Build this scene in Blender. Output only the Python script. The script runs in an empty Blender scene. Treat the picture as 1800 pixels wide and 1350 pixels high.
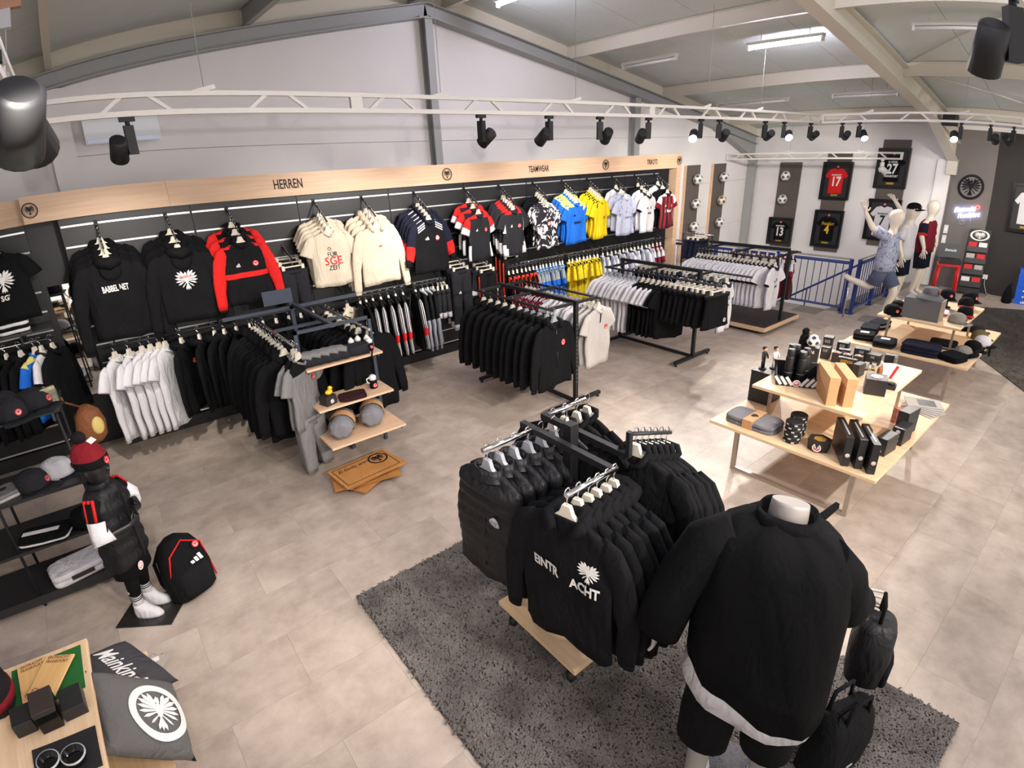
import bpy, bmesh, math, random
from mathutils import Vector, Matrix
random.seed(7)
R = math.radians
S = bpy.context.scene
COL = S.collection

# ---------------------------------------------------------------- camera (wide phone lens with its barrel distortion), world, exposure
cd = bpy.data.cameras.new('camera'); cam = bpy.data.objects.new('camera', cd); COL.objects.link(cam); S.camera = cam
cam.matrix_world = Matrix(((0.77923688, 0.27276276, -0.5642609, 0), (-0.62544708, 0.28087599, -0.72795922, 0),
                           (-0.04007283, 0.920168, 0.3894676, 2.8), (0, 0, 0, 1)))
cd.sensor_fit = 'HORIZONTAL'; cd.sensor_width = 36; cd.sensor_height = 27; cd.clip_start = 0.02; cd.clip_end = 100
cd.type = 'PANO'
for tgt in (cd, getattr(cd, 'cycles', None)):
    try:
        tgt.panorama_type = 'FISHEYE_LENS_POLYNOMIAL'
        tgt.fisheye_fov = math.pi
        for i, k in enumerate((0.0, -0.05194888, -0.00037295704, 9.0891789e-05, -2.5318002e-06)):
            setattr(tgt, 'fisheye_polynomial_k%d' % i, k)
    except Exception:
        pass
W = bpy.data.worlds.new('world'); S.world = W; W.use_nodes = True
W.node_tree.nodes['Background'].inputs[0].default_value = (1.0, 0.95, 0.9, 1)
W.node_tree.nodes['Background'].inputs[1].default_value = 1.0
S.view_settings.view_transform = 'Standard'; S.view_settings.look = 'None'
S.view_settings.exposure = 0.48; S.view_settings.gamma = 1.0; S.view_settings.use_curve_mapping = False
S.cycles.use_denoising = True
try: S.cycles.denoiser = 'OPENIMAGEDENOISE'
except Exception: pass
S.cycles.sample_clamp_indirect = 6; S.cycles.max_bounces = 6; S.cycles.use_adaptive_sampling = True; S.cycles.adaptive_threshold = 0.025
SPOT_W = 300.0

def spot_lamp(p, aim, watt=1.0, ang=72, blend=0.75, col=(1.0, 0.93, 0.85), rad=0.045):
    l = bpy.data.lights.new('spotlight', 'SPOT'); l.energy = SPOT_W * watt; l.spot_size = R(ang); l.spot_blend = blend
    l.color = col; l.shadow_soft_size = rad
    o = bpy.data.objects.new('spotlight_beam', l); COL.objects.link(o); o.location = p
    o.rotation_euler = (Vector(aim) - Vector(p)).to_track_quat('-Z', 'Y').to_euler(); return o
# added spot lamps without fittings, unseen behind and beside the camera (the ones in view bring their own beams)
for p, aim, w in (((2.5, -1.2, 3.1), (2.2, 2.2, 0.4), 1.0), ((5.6, -1.2, 3.1), (5.2, 1.8, 0.5), 0.65), ((-0.1, 1.4, 3.1), (1.2, 3.8, 0.3), 0.4),
                  ((7.8, -1.0, 3.1), (8.2, 2.0, 0.5), 0.5), ((0.9, -1.0, 3.1), (-0.3, 3.2, 0.5), 0.42), ((4.2, -1.2, 3.1), (6.0, 5.2, 1.0), 1.0),
                  ((3.2, -1.2, 3.1), (3.6, 3.6, 0.0), 0.9), ((10.2, -1.0, 3.1), (12.6, 3.4, 1.6), 0.6), ((1.6, -1.0, 3.1), (1.7, 4.9, 0.6), 0.8)):
    spot_lamp(p, aim, w)

# ---------------------------------------------------------------- materials
MATS = {}
def srgb(c):
    return tuple(((v / 255) / 12.92 if v / 255 <= 0.04045 else ((v / 255 + 0.055) / 1.055) ** 2.4) for v in c) + (1,)
def mat(name, rgb, rough=0.7, metal=0.0, spec=0.5, noise=0.0, nscale=30, bump=0.0, bscale=200, emit=0, alpha=None, sheen=0, coat=0, wrinkle=0):
    if name in MATS: return MATS[name]
    m = bpy.data.materials.new(name); m.use_nodes = True; n = m.node_tree.nodes; L = m.node_tree.links; b = n['Principled BSDF']
    c = srgb(rgb); b.inputs['Base Color'].default_value = c; b.inputs['Roughness'].default_value = rough; b.inputs['Metallic'].default_value = metal
    b.inputs['Specular IOR Level'].default_value = spec
    if sheen: b.inputs['Sheen Weight'].default_value = sheen
    if coat: b.inputs['Coat Weight'].default_value = coat
    tc = n.new('ShaderNodeTexCoord')
    if noise:
        t = n.new('ShaderNodeTexNoise'); t.inputs['Scale'].default_value = nscale; t.inputs['Detail'].default_value = 4
        L.new(tc.outputs['Object'], t.inputs['Vector']); r = n.new('ShaderNodeValToRGB'); L.new(t.outputs['Fac'], r.inputs[0])
        r.color_ramp.elements[0].position = 0.3; r.color_ramp.elements[1].position = 0.7
        r.color_ramp.elements[0].color = tuple(v * (1 - noise) for v in c[:3]) + (1,); r.color_ramp.elements[1].color = tuple(min(1, v * (1 + noise)) for v in c[:3]) + (1,)
        L.new(r.outputs[0], b.inputs['Base Color'])
    if bump:
        t = n.new('ShaderNodeTexNoise'); t.inputs['Scale'].default_value = bscale; L.new(tc.outputs['Object'], t.inputs['Vector'])
        k = n.new('ShaderNodeBump'); k.inputs['Strength'].default_value = bump; k.inputs['Distance'].default_value = 0.005
        L.new(t.outputs['Fac'], k.inputs['Height']); L.new(k.outputs[0], b.inputs['Normal'])
        if wrinkle:
            mp = n.new('ShaderNodeMapping'); mp.inputs['Scale'].default_value = (13, 13, 5); L.new(tc.outputs['Object'], mp.inputs[0])
            w = n.new('ShaderNodeTexNoise'); w.inputs['Scale'].default_value = 1; w.inputs['Detail'].default_value = 2; w.inputs['Distortion'].default_value = 1.2; L.new(mp.outputs[0], w.inputs['Vector'])
            k2 = n.new('ShaderNodeBump'); k2.inputs['Strength'].default_value = wrinkle; k2.inputs['Distance'].default_value = 0.05; L.new(w.outputs['Fac'], k2.inputs['Height']); L.new(k2.outputs[0], k.inputs['Normal'])
    if emit: b.inputs['Emission Color'].default_value = c; b.inputs['Emission Strength'].default_value = emit
    if alpha is not None:
        b.inputs['Transmission Weight'].default_value = alpha; b.inputs['IOR'].default_value = 1.05 if alpha > 0.9 else 1.3
    MATS[name] = m; return m

def wood(name, c0, c1, axis=0, sc=2.0):
    if name in MATS: return MATS[name]
    m = bpy.data.materials.new(name); m.use_nodes = True; n = m.node_tree.nodes; L = m.node_tree.links; b = n['Principled BSDF']
    tc = n.new('ShaderNodeTexCoord'); mp = n.new('ShaderNodeMapping'); s = [18.0, 18.0, 18.0]; s[axis] = 0.8
    mp.inputs['Scale'].default_value = [v * sc / 2 for v in s]; L.new(tc.outputs['Object'], mp.inputs[0])
    t = n.new('ShaderNodeTexNoise'); t.inputs['Scale'].default_value = 1.6; t.inputs['Detail'].default_value = 6; t.inputs['Distortion'].default_value = 0.6
    L.new(mp.outputs[0], t.inputs['Vector']); r = n.new('ShaderNodeValToRGB'); L.new(t.outputs['Fac'], r.inputs[0])
    r.color_ramp.elements[0].position = 0.32; r.color_ramp.elements[1].position = 0.68
    r.color_ramp.elements[0].color = srgb(c0); r.color_ramp.elements[1].color = srgb(c1); L.new(r.outputs[0], b.inputs['Base Color'])
    b.inputs['Roughness'].default_value = 0.5; MATS[name] = m; return m

def pattern(name, base, fig, kind, scale, lo=0.48, hi=0.52, third=None):
    """printed cloth: wave stripes, swirls or blotches in object space"""
    if name in MATS: return MATS[name]
    m = bpy.data.materials.new(name); m.use_nodes = True; n = m.node_tree.nodes; L = m.node_tree.links; b = n['Principled BSDF']
    tc = n.new('ShaderNodeTexCoord'); b.inputs['Roughness'].default_value = 0.8
    if kind == 'stripe':
        t = n.new('ShaderNodeTexWave'); t.bands_direction = 'X'; t.inputs['Scale'].default_value = scale; t.inputs['Phase Offset'].default_value = 1.57; out = t.outputs['Fac']
    elif kind == 'hstripe':
        t = n.new('ShaderNodeTexWave'); t.bands_direction = 'Z'; t.inputs['Scale'].default_value = scale; out = t.outputs['Fac']
    elif kind == 'swirl':
        t = n.new('ShaderNodeTexWave'); t.wave_type = 'RINGS'; t.inputs['Scale'].default_value = scale; t.inputs['Distortion'].default_value = 9; t.inputs['Detail'].default_value = 0.5; t.inputs['Detail Scale'].default_value = 1.3; out = t.outputs['Fac']
    else:
        t = n.new('ShaderNodeTexNoise'); t.inputs['Scale'].default_value = scale; t.inputs['Detail'].default_value = 3; t.inputs['Distortion'].default_value = 1.5; out = t.outputs['Fac']
    L.new(tc.outputs['Object'], t.inputs['Vector']); r = n.new('ShaderNodeValToRGB'); L.new(out, r.inputs[0])
    r.color_ramp.elements[0].position = lo; r.color_ramp.elements[1].position = hi
    r.color_ramp.elements[0].color = srgb(base); r.color_ramp.elements[1].color = srgb(fig)
    L.new(r.outputs[0], b.inputs['Base Color']); MATS[name] = m; return m

# ---------------------------------------------------------------- mesh building
class MB:
    def __init__(s): s.v = []; s.f = []; s.m = []; s.s = []
    def face(s, f, mi=0, sm=False): s.f.append(tuple(f)); s.m.append(mi); s.s.append(sm)
    def box(s, x0, x1, y0, y1, z0, z1, mi=0, M=None):
        b = len(s.v); P = [(x, y, z) for x in (x0, x1) for y in (y0, y1) for z in (z0, z1)]
        s.v += [tuple(M @ Vector(p)) for p in P] if M else P
        for f in ((0, 1, 3, 2), (4, 6, 7, 5), (0, 4, 5, 1), (2, 3, 7, 6), (0, 2, 6, 4), (1, 5, 7, 3)): s.face([b + i for i in f], mi)
        return s
    def loft(s, rings, mi=0, cap=True, sm=True, zone=None):
        b = len(s.v); n = len(rings[0])
        for r in rings: s.v += [tuple(p) for p in r]
        for i in range(len(rings) - 1):
            for j in range(n):
                k = (j + 1) % n
                s.face((b + i * n + j, b + i * n + k, b + (i + 1) * n + k, b + (i + 1) * n + j), zone(i, j) if zone else mi, sm)
        if cap:
            s.face([b + j for j in reversed(range(n))], zone(0, 0) if zone else mi); e = b + (len(rings) - 1) * n
            s.face([e + j for j in range(n)], zone(len(rings) - 2, 0) if zone else mi)
        return s
    def tube(s, pts, rad, n=8, mi=0, cap=True, sq=1.0, up=None, zone=None):
        pts = [Vector(p) for p in pts]
        if not hasattr(rad, '__len__'): rad = [rad] * len(pts)
        rings = []; pu = None
        for i, p in enumerate(pts):
            d = (pts[min(i + 1, len(pts) - 1)] - pts[max(i - 1, 0)]).normalized()
            if pu is None:
                a = Vector(up) if up else (Vector((0, 0, 1)) if abs(d.z) < 0.9 else Vector((0, 1, 0)))
            else: a = pu
            u = (a - d * a.dot(d)).normalized(); w = d.cross(u); pu = u
            rings.append([p + (u * math.cos(t) * sq + w * math.sin(t)) * rad[i] for t in [2 * math.pi * j / n for j in range(n)]])
        return s.loft(rings, mi, cap, True, zone)
    def cyl(s, a, b, r, n=10, mi=0, r1=None): return s.tube([a, b], [r, r if r1 is None else r1], n, mi)
    def lathe(s, prof, n=20, c=(0, 0, 0), mi=0, sx=1, sy=1, zone=None, cap=True):
        return s.loft([[(c[0] + r * sx * math.cos(2 * math.pi * j / n), c[1] + r * sy * math.sin(2 * math.pi * j / n), c[2] + z) for j in range(n)] for r, z in prof], mi, cap, True, zone)
    def ball(s, c, rx, ry=None, rz=None, n=14, m=8, mi=0):
        ry = ry or rx; rz = rz or rx
        return s.loft([[(c[0] + rx * math.sin(t) * math.cos(2 * math.pi * j / n), c[1] + ry * math.sin(t) * math.sin(2 * math.pi * j / n), c[2] - rz * math.cos(t)) for j in range(n)]
                       for t in [0.02 + (math.pi - 0.04) * i / m for i in range(m + 1)]], mi)
    def prism(s, poly, y0, y1, mi=0, M=None):
        b = len(s.v); n = len(poly)
        P = [(x, y0, z) for x, z in poly] + [(x, y1, z) for x, z in poly]
        s.v += [tuple(M @ Vector(p)) for p in P] if M else P
        s.face([b + j for j in range(n)], mi); s.face([b + n + j for j in reversed(range(n))], mi)
        for j in range(n): k = (j + 1) % n; s.face((b + j, b + n + j, b + n + k, b + k), mi)
        return s
    def ring(s, r0, r1, y0, y1, n=32, c=(0, 0), mi=0, sz=1):
        b = len(s.v)
        for j in range(n):
            a = 2 * math.pi * j / n; ca, sa = math.cos(a), math.sin(a) * sz
            s.v += [(c[0] + r0 * ca, y0, c[1] + r0 * sa), (c[0] + r1 * ca, y0, c[1] + r1 * sa), (c[0] + r0 * ca, y1, c[1] + r0 * sa), (c[0] + r1 * ca, y1, c[1] + r1 * sa)]
        for j in range(n):
            k = (j + 1) % n; q = lambda i, t: b + 4 * i + t
            for t in ((0, 1), (1, 3), (3, 2), (2, 0)): s.face((q(j, t[0]), q(j, t[1]), q(k, t[1]), q(k, t[0])), mi)
        return s
    def disc(s, r, y0, y1, n=24, c=(0, 0), mi=0, sz=1):
        return s.prism([(c[0] + r * math.cos(2 * math.pi * j / n), c[1] + r * math.sin(2 * math.pi * j / n) * sz) for j in range(n)], y0, y1, mi)
    def xf(s, M): s.v = [tuple(M @ Vector(p)) for p in s.v]; return s
    def mesh(s, name, mats):
        me = bpy.data.meshes.new(name); me.from_pydata(s.v, [], s.f)
        for m in (mats if isinstance(mats, (list, tuple)) else [mats]): me.materials.append(m)
        me.polygons.foreach_set('material_index', s.m); me.polygons.foreach_set('use_smooth', s.s)
        bm = bmesh.new(); bm.from_mesh(me); bmesh.ops.recalc_face_normals(bm, faces=bm.faces); bm.to_mesh(me); bm.free(); me.update(); return me
    def obj(s, name, mats, parent=None, loc=None): return ob(name, s.mesh(name, mats), parent, loc)

def ob(name, me, parent=None, loc=None, rz=0, bevel=0):
    o = bpy.data.objects.new(name, me); COL.objects.link(o)
    if parent: o.parent = parent
    if loc: o.location = loc
    if rz: o.rotation_euler = (0, 0, rz)
    if bevel: m = o.modifiers.new('Bevel', 'BEVEL'); m.width = bevel; m.segments = 2; m.limit_method = 'ANGLE'
    return o
def tag(o, label=None, cat=None, group=None, kind=None):
    if label: o['label'] = label
    if cat: o['category'] = cat
    if group: o['group'] = group
    if kind: o['kind'] = kind
    return o
def thing(name, label, cat, loc=(0, 0, 0), rz=0, group=None):
    o = bpy.data.objects.new(name, None); o.empty_display_size = 0.1; COL.objects.link(o); o.location = loc; o.rotation_euler = (0, 0, rz)
    return tag(o, label, cat, group)
def struct(name, mb, mats, parent=None):
    o = mb.obj(name, mats, parent)
    if not parent: o['kind'] = 'structure'
    return o
class Kind:
    """a thing built once as shared part meshes, then placed any number of times"""
    def __init__(s): s.p = []
    def add(s, name, me, mats=None, par=None, label=None):
        if isinstance(me, MB): me = me.mesh(name, mats)
        s.p.append((name, me, par, label)); return len(s.p) - 1
    def put(s, name, label, cat, loc, rz=0, group=None, sc=1, rot=None, skip=()):
        o = thing(name, label, cat, loc, rz, group)
        if rot: o.rotation_euler = rot
        if sc != 1: o.scale = (sc, sc, sc) if not hasattr(sc, '__len__') else sc
        L = []
        for n, me, par, lab in s.p:
            if n in skip: L.append(None); continue
            c = ob(n, me, L[par] if par is not None else o)
            if lab: c['label'] = lab
            L.append(c)
        return o
# lettering and the eagle mark, both flat shapes in the XZ plane that face -Y
ORD = 'first second third fourth fifth sixth seventh eighth ninth tenth eleventh twelfth thirteenth fourteenth fifteenth sixteenth seventeenth eighteenth nineteenth twentieth'.split()
def nth(lab, i, n, ref): return lab if n < 2 else '%s, %s from the %s' % (lab, ORD[i], ref)
def text(s, h, sx=0.8, bold=0.0, ex=0.002, shear=0.0):
    cu = bpy.data.curves.new('lettering', 'FONT'); cu.body = s; cu.align_x = 'CENTER'; cu.align_y = 'CENTER'; cu.size = 1; cu.resolution_u = 2; cu.offset = bold; cu.shear = shear
    o = bpy.data.objects.new('lettering', cu); me = bpy.data.meshes.new_from_object(o); bpy.data.objects.remove(o)
    b = MB(); 
    for p in me.polygons: b.face(p.vertices[:], 0)
    k = h / 0.70
    b.v = [(v.co.x * k * sx, 0, v.co.y * k) for v in me.vertices]; bpy.data.meshes.remove(me)
    n = len(b.v); b.v += [(x, -ex, z) for x, y, z in b.v]
    for f in list(b.f): b.face([n + i for i in f], 0)
    return b
def eagle(r, mi=0, y0=-0.002, y1=0.0, b=None, c=(0, 0), sz=1):
    b = b or MB()
    def P(pts): b.prism([(c[0] + x * r, c[1] + z * r * sz) for x, z in pts], y0, y1, mi)
    def fe(x, z, a, l, w):
        a = R(a); d = (math.cos(a), math.sin(a)); q = (-d[1], d[0])
        P([(x + q[0] * w * .35, z + q[1] * w * .35), (x + d[0] * l * .7 + q[0] * w, z + d[1] * l * .7 + q[1] * w), (x + d[0] * l, z + d[1] * l), (x + d[0] * l * .7 - q[0] * w, z + d[1] * l * .7 - q[1] * w), (x - q[0] * w * .35, z - q[1] * w * .35)])
    P([(-.13, .3), (0, .42), (.13, .3), (.17, .05), (.1, -.25), (0, -.36), (-.1, -.25), (-.17, .05)])
    P([(-.08, .4), (-.3, .52), (-.1, .6), (-.02, .74), (.1, .66), (.09, .4)])
    for sgn in (0, 1):
        for x, z, a, l, w in ((.12, .28, 66, .66, .075), (.14, .24, 47, .80, .08), (.15, .17, 29, .84, .08), (.15, .1, 11, .83, .075), (.15, .02, -6, .8, .07), (.13, -.06, -24, .74, .06)):
            fe(-x if sgn else x, z, 180 - a if sgn else a, l, w * 1.25)
        fe(-.08 if sgn else .08, -.2, 226 if sgn else -46, .62, .055)
    for a in (-108, -90, -72): fe(0, -.3, a, .64, .075)
    return b
def crest(r, col=None):
    """small round club badge: white disc, coloured rim and bird"""
    b = MB(); b.disc(r, -.003, 0, 20, mi=0); b.ring(r * .72, r, -.005, 0, 20, mi=1); eagle(r * .62, 1, -.005, -.003, b); return b
def bars(w, h):
    b = MB()
    for i in range(3):
        x = (i - 1) * w * .34; t = h * (.45 + .27 * i); b.prism([(x - w * .02, 0), (x + w * .22, 0), (x + w * .22 - t * .3, t), (x - w * .02 - t * .3, t)], -.003, 0)
    return b
# ---------------------------------------------------------------- base materials
wallw = mat('white_wall_panel', (226, 222, 220), 0.75, noise=0.02, nscale=2)
steelg = mat('galvanised_grey_steel', (158, 158, 156), 0.6, 0.1)
steelw = mat('cream_painted_steel', (205, 198, 182), 0.6)
roofm = mat('roof_sandwich_panel', (202, 207, 202), 0.6, noise=0.03, nscale=3)
trussm = mat('truss_white_paint', (215, 211, 203), 0.5)
blackm = mat('matt_black_metal', (15, 15, 17), 0.6)
blackp = mat('black_panel', (15, 15, 18), 0.5, noise=0.1, nscale=8)
slatm = mat('charcoal_slat_board', (15, 15, 18), 0.45, noise=0.08, nscale=5)
alum = mat('aluminium_slat_insert', (225, 225, 225), 0.28, 0.9)
chrome = mat('chrome', (220, 220, 222), 0.15, 1.0)
oak = wood('light_oak_board', (204, 168, 136), (218, 185, 154), 0)
oaky = wood('light_oak_table', (216, 182, 140), (232, 202, 164), 1)
hanger_m = mat('cream_plastic_hanger', (214, 206, 188), 0.5)
hangerg_m = mat('grey_plastic_hanger', (150, 152, 158), 0.5)
black_print = mat('black_print', (16, 16, 18), 0.7); white_print = mat('white_print', (225, 222, 218), 0.7)
red_print = mat('red_print', (200, 28, 36), 0.7); greyw = mat('grey_painted_wall', (112, 106, 102), 0.85, noise=0.03, nscale=3); darkw = mat('charcoal_painted_wall', (44, 40, 39), 0.85, noise=0.04, nscale=3)
navy_steel = mat('navy_steel', (48, 56, 70), 0.5); blue_steel = mat('blue_painted_steel', (38, 58, 120), 0.45)
glassm = mat('clear_glass', (245, 250, 250), 0.03, alpha=0.95)

# ---------------------------------------------------------------- floor: vinyl stone tiles on a screed, stairwell left open
def tile_mat():
    m = bpy.data.materials.new('greige_stone_vinyl'); m.use_nodes = True; n = m.node_tree.nodes; L = m.node_tree.links; b = n['Principled BSDF']
    tc = n.new('ShaderNodeTexCoord'); oi = n.new('ShaderNodeObjectInfo'); ad = n.new('ShaderNodeVectorMath'); ad.operation = 'ADD'
    sc = n.new('ShaderNodeVectorMath'); sc.operation = 'SCALE'; sc.inputs['Scale'].default_value = 3.7
    L.new(oi.outputs['Location'], sc.inputs[0]); L.new(sc.outputs[0], ad.inputs[0]); L.new(tc.outputs['Object'], ad.inputs[1])
    a = n.new('ShaderNodeTexNoise'); a.inputs['Scale'].default_value = 4; a.inputs['Detail'].default_value = 6; a.inputs['Roughness'].default_value = 0.65; L.new(ad.outputs[0], a.inputs['Vector'])
    r = n.new('ShaderNodeValToRGB'); L.new(a.outputs['Fac'], r.inputs[0]); r.color_ramp.elements[0].position = 0.3; r.color_ramp.elements[1].position = 0.75
    r.color_ramp.elements[0].color = srgb((160, 145, 132)); r.color_ramp.elements[1].color = srgb((200, 185, 171))
    hv = n.new('ShaderNodeHueSaturation'); L.new(r.outputs[0], hv.inputs['Color'])
    mr = n.new('ShaderNodeMapRange'); L.new(oi.outputs['Random'], mr.inputs[0]); mr.inputs['To Min'].default_value = 0.93; mr.inputs['To Max'].default_value = 1.06
    L.new(mr.outputs[0], hv.inputs['Value']); L.new(hv.outputs[0], b.inputs['Base Color'])
    b.inputs['Roughness'].default_value = 0.42
    k = n.new('ShaderNodeBump'); k.inputs['Strength'].default_value = 0.15; k.inputs['Distance'].default_value = 0.004; L.new(a.outputs['Fac'], k.inputs['Height']); L.new(k.outputs[0], b.inputs['Normal'])
    return m
tilem = tile_mat(); screed = mat('floor_screed', (140, 131, 121), 0.8)
SX0, SX1, SY0, SY1 = 10.52, 14.1, 3.6, 7.73          # stairwell opening
fb = MB(); fb.box(-2.6, SX0, -2.6, 7.73, -.2, -.004); fb.box(SX0, 14.1, -2.6, SY0, -.2, -.004)
floor = struct('floor', fb, screed)
tb = MB(); tb.box(-.4595, .4595, -.2295, .2295, -.004, 0); tme = tb.mesh('floor_tile', tilem)
j = 0; y = -2.3
while y < 7.6:
    x = -2.4 + (.46 if j % 2 else 0)
    while x < 14.0:
        if not (x + .46 > SX0 and y + .23 > SY0) and (x - 2.2) < 1.7 * (y + 3.4) + 9 :
            ob('floor_tile', tme, floor, (x, y, 0))
        x += .92
    y += .46; j += 1

# ---------------------------------------------------------------- walls
def roofz(x): return 4.7 - .19 * abs(x - 4.65)
wb = MB(); wb.box(-2.6, 14.3, 7.78, 7.9, -.2, 3.1); wall_back = struct('wall_back', wb, wallw)
for z0, z1 in ((0, 1.04), (1.04, 2.08), (2.08, 3.095)):
    p = MB(); p.box(-2.6, 14.1, 7.73, 7.78, z0 + .002, z1 - .002); p.obj('wall_panel', wallw, wall_back)
p = MB(); p.prism([(-2.6, 3.1), (14.1, 3.1), (14.1, roofz(14.1) + .3), (4.65, roofz(4.65) + .35), (-2.6, roofz(-2.6) + .3)], 7.73, 7.78); p.obj('wall_panel', wallw, wall_back)
p = MB(); [p.prism([(4.65, roofz(4.65) + .17), (x, roofz(x) + .17), (x, roofz(x) + .41), (4.65, roofz(4.65) + .41)], 7.64, 7.73) for x in (14.1, -2.6)]; p.obj('cream_edge_trim', steelw, wall_back)
wb = MB(); wb.box(14.1, 14.25, 3.3, 7.78, -2.9, 3.4); wall_right = struct('wall_right', wb, wallw)
p = MB(); p.box(14.09, 14.1, 2.39, 3.3, 0, 3.2); p.obj('grey_paint_panel', greyw, wall_right)
p = MB(); p.box(14.09, 14.1, -2.6, 2.39, 0, 3.2); p.obj('charcoal_paint_panel', darkw, wall_right)
p = MB(); p.box(14.1, 14.25, -2.6, 3.3, -.2, 3.4); p.obj('wall_panel', wallw, wall_right)
p = MB(); p.box(14.02, 14.1, 3.22, 3.5, 0, 2.6); p.obj('boxed_column', wallw, wall_right)
wb = MB(); wb.box(-2.75, -2.6, -2.6, 7.9, -.2, 3.4); struct('wall_left', wb, wallw)
# ---------------------------------------------------------------- roof
rb = MB()
for s in (-1, 1):
    xe = 14.4 if s > 0 else -2.8
    rb.prism([(4.65, 5.12), (xe, roofz(xe) + .42), (xe, roofz(xe) + .5), (4.65, 5.2)], -2.6, 7.9)
ceiling = struct('ceiling', rb, roofm)
for s in (-1, 1):
    xe = 14.3 if s > 0 else -2.7
    for i in range(11):
        p = MB(); a = -2.55 + i * .95; p.prism([(4.65 + s * .01, 5.08), (xe, roofz(xe) + .38), (xe, roofz(xe) + .42), (4.65 + s * .01, 5.12)], a + .004, a + .946); p.obj('roof_panel', roofm, ceiling)
def ibeam(name, P0, P1, w, h, m, parent, tw=.012, side=None):
    """I-section between two points, h deep (downwards from the line), w wide"""
    P0, P1 = Vector(P0), Vector(P1); d = (P1 - P0).normalized(); sd = (d.cross(Vector((0, 0, 1)))).normalized() if side is None else Vector(side); u = sd.cross(d)
    b = MB(); M = Matrix((( *((d.x, sd.x, u.x)), P0.x), (*(d.y, sd.y, u.y), P0.y), (*(d.z, sd.z, u.z), P0.z), (0, 0, 0, 1))); L = (P1 - P0).length
    b.box(0, L, -w / 2, w / 2, -tw, 0, M=M); b.box(0, L, -w / 2, w / 2, -h, -h + tw, M=M); b.box(0, L, -tw / 2, tw / 2, -h + tw, -tw, M=M)
    return b.obj(name, m, parent)
n = 0
for yr, m in ((7.62, steelg), (3.2, steelw), (-1.2, steelw)):
    n += 1; fr = MB(); fr.box(4.5, 4.8, yr - .09, yr + .09, 4.68, 4.7); rf = struct('trim_%d' % n, fr, m); 
    for s in (-1, 1):
        xe = 14.05 if s > 0 else -2.6
        dp = .18 if yr > 7 else .3; ibeam('rafter', (4.65, yr, roofz(4.65) + dp), (xe, yr, roofz(xe) + dp), .2, dp, m, rf)
    hb = MB(); hb.prism([(12.2, roofz(12.2) + .01), (14.05, roofz(14.05) + .01), (14.05, 2.55)], yr - .01, yr + .01); hb.prism([(12.2, roofz(12.2)), (14.05, 2.55), (14.05, 2.53), (12.2, roofz(12.2) - .02)], yr - .1, yr + .1); hb.obj('haunch', m, rf)
    cb = MB(); cb.box(13.95, 14.05, yr - .1, yr + .1, 0 if yr > 7 else 2.3, 2.6); cb.obj('column', m, rf)
for x in (-2.2, 0.0, 2.15, 4.4, 4.95, 7.45, 10.15, 12.75):
    n += 1; pb = MB(); z = roofz(x) + .38; pb.box(x - .035, x + .035, -2.5, 7.7, z - .2, z - .19); pb.box(x - .004, x + .004, -2.5, 7.7, z - .19, z - .01); pb.box(x - .035, x + .035, -2.5, 7.7, z - .01, z)
    struct('trim_%d' % n, pb, steelg if x in (2.15, 4.4) else steelw)
for x, w, m in ((4.66, .12, steelg), (9.3, .16, steelg)):
    n += 1; cb = MB(); zt = roofz(x); cb.box(x - w / 2, x + w / 2, 7.56, 7.57, 0, zt); cb.box(x - .006, x + .006, 7.57, 7.72, 0, zt); cb.box(x - w / 2, x + w / 2, 7.72, 7.73, 0, zt); struct('trim_%d' % n, cb, m)
n += 1; cb = MB(); cb.box(-.12, .13, 7.6, 7.73, 0, roofz(0)); struct('trim_%d' % n, cb, wallw)
n += 1; cb = MB(); cb.cyl((10.0, 3.1, 4.02), (8.1, 1.3, 4.4), .012); cb.cyl((10.2, 3.1, 3.9), (12.6, 1.0, 3.5), .012); struct('trim_%d' % n, cb, steelw)

# ---------------------------------------------------------------- lattice girders that carry the spotlights
def truss(label, P0, P1, z, h=.15, joints=(), cables=(), first=.28):
    P0, P1 = Vector((*P0, z)), Vector((*P1, z)); d = (P1 - P0).normalized(); L = (P1 - P0).length; q = Vector((-d.y, d.x, 0))
    M = Matrix(((d.x, q.x, 0, 0), (d.y, q.y, 0, 0), (0, 0, 1, 0), (0, 0, 0, 1)))
    t = thing('lighting_truss', label, 'truss', P0)
    for nm, z0, z1 in (('bottom_chord', 0, .035), ('top_chord', h - .032, h)):
        b = MB(); b.box(0, L, -.025, .025, z0, z1, M=M); b.obj(nm, trussm, t)
    x = first; k = 0
    while x < L - .1:
        b = MB(); e = .12 * (1 if k % 2 == 0 else -1); b.prism([(x, .03), (x + .04, .03), (x + .04 + e, h - .03), (x + e, h - .03)], -.012, .012, M=M); b.obj('brace', trussm, t); x += .43 + .1 * (k % 2); k += 1
    for x in joints: b = MB(); b.box(x - .05, x + .05, -.02, .02, .03, h - .03, M=M); b.obj('joint_plate', trussm, t)
    for x in (.02, L - .02): b = MB(); b.box(x - .02, x + .02, -.025, .025, .035, h - .032, M=M); b.obj('end_plate', trussm, t)
    for x in cables:
        w = M @ Vector((x, 0, 0)); b = MB(); b.cyl((w.x, w.y, h), (w.x, w.y, roofz(P0.x + w.x) + .33 - z), .003, 5); b.obj('suspension_wire', steelg, t)
        b = MB(); b.box(-.08, .08, -.012, .012, 0, .03, M=M @ Matrix.Translation((x, 0, h - .005)) @ Matrix.Rotation(R(-14), 4, 'Y')); b.obj('clamp', trussm, t)
    return t
truss('long white lattice truss running along the clothing wall', (-.1, 4.6), (10.55, 4.6), 3.2, joints=(2.18, 6.0), cables=(1.05, 3.0, 4.7, 7.2, 8.6), first=.36)
truss('white lattice truss running from the stair railing towards the right edge', (10.6, 4.55), (10.6, -1.5), 3.195, joints=(3.1,), cables=(.75, 2.2, 3.9))
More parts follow.
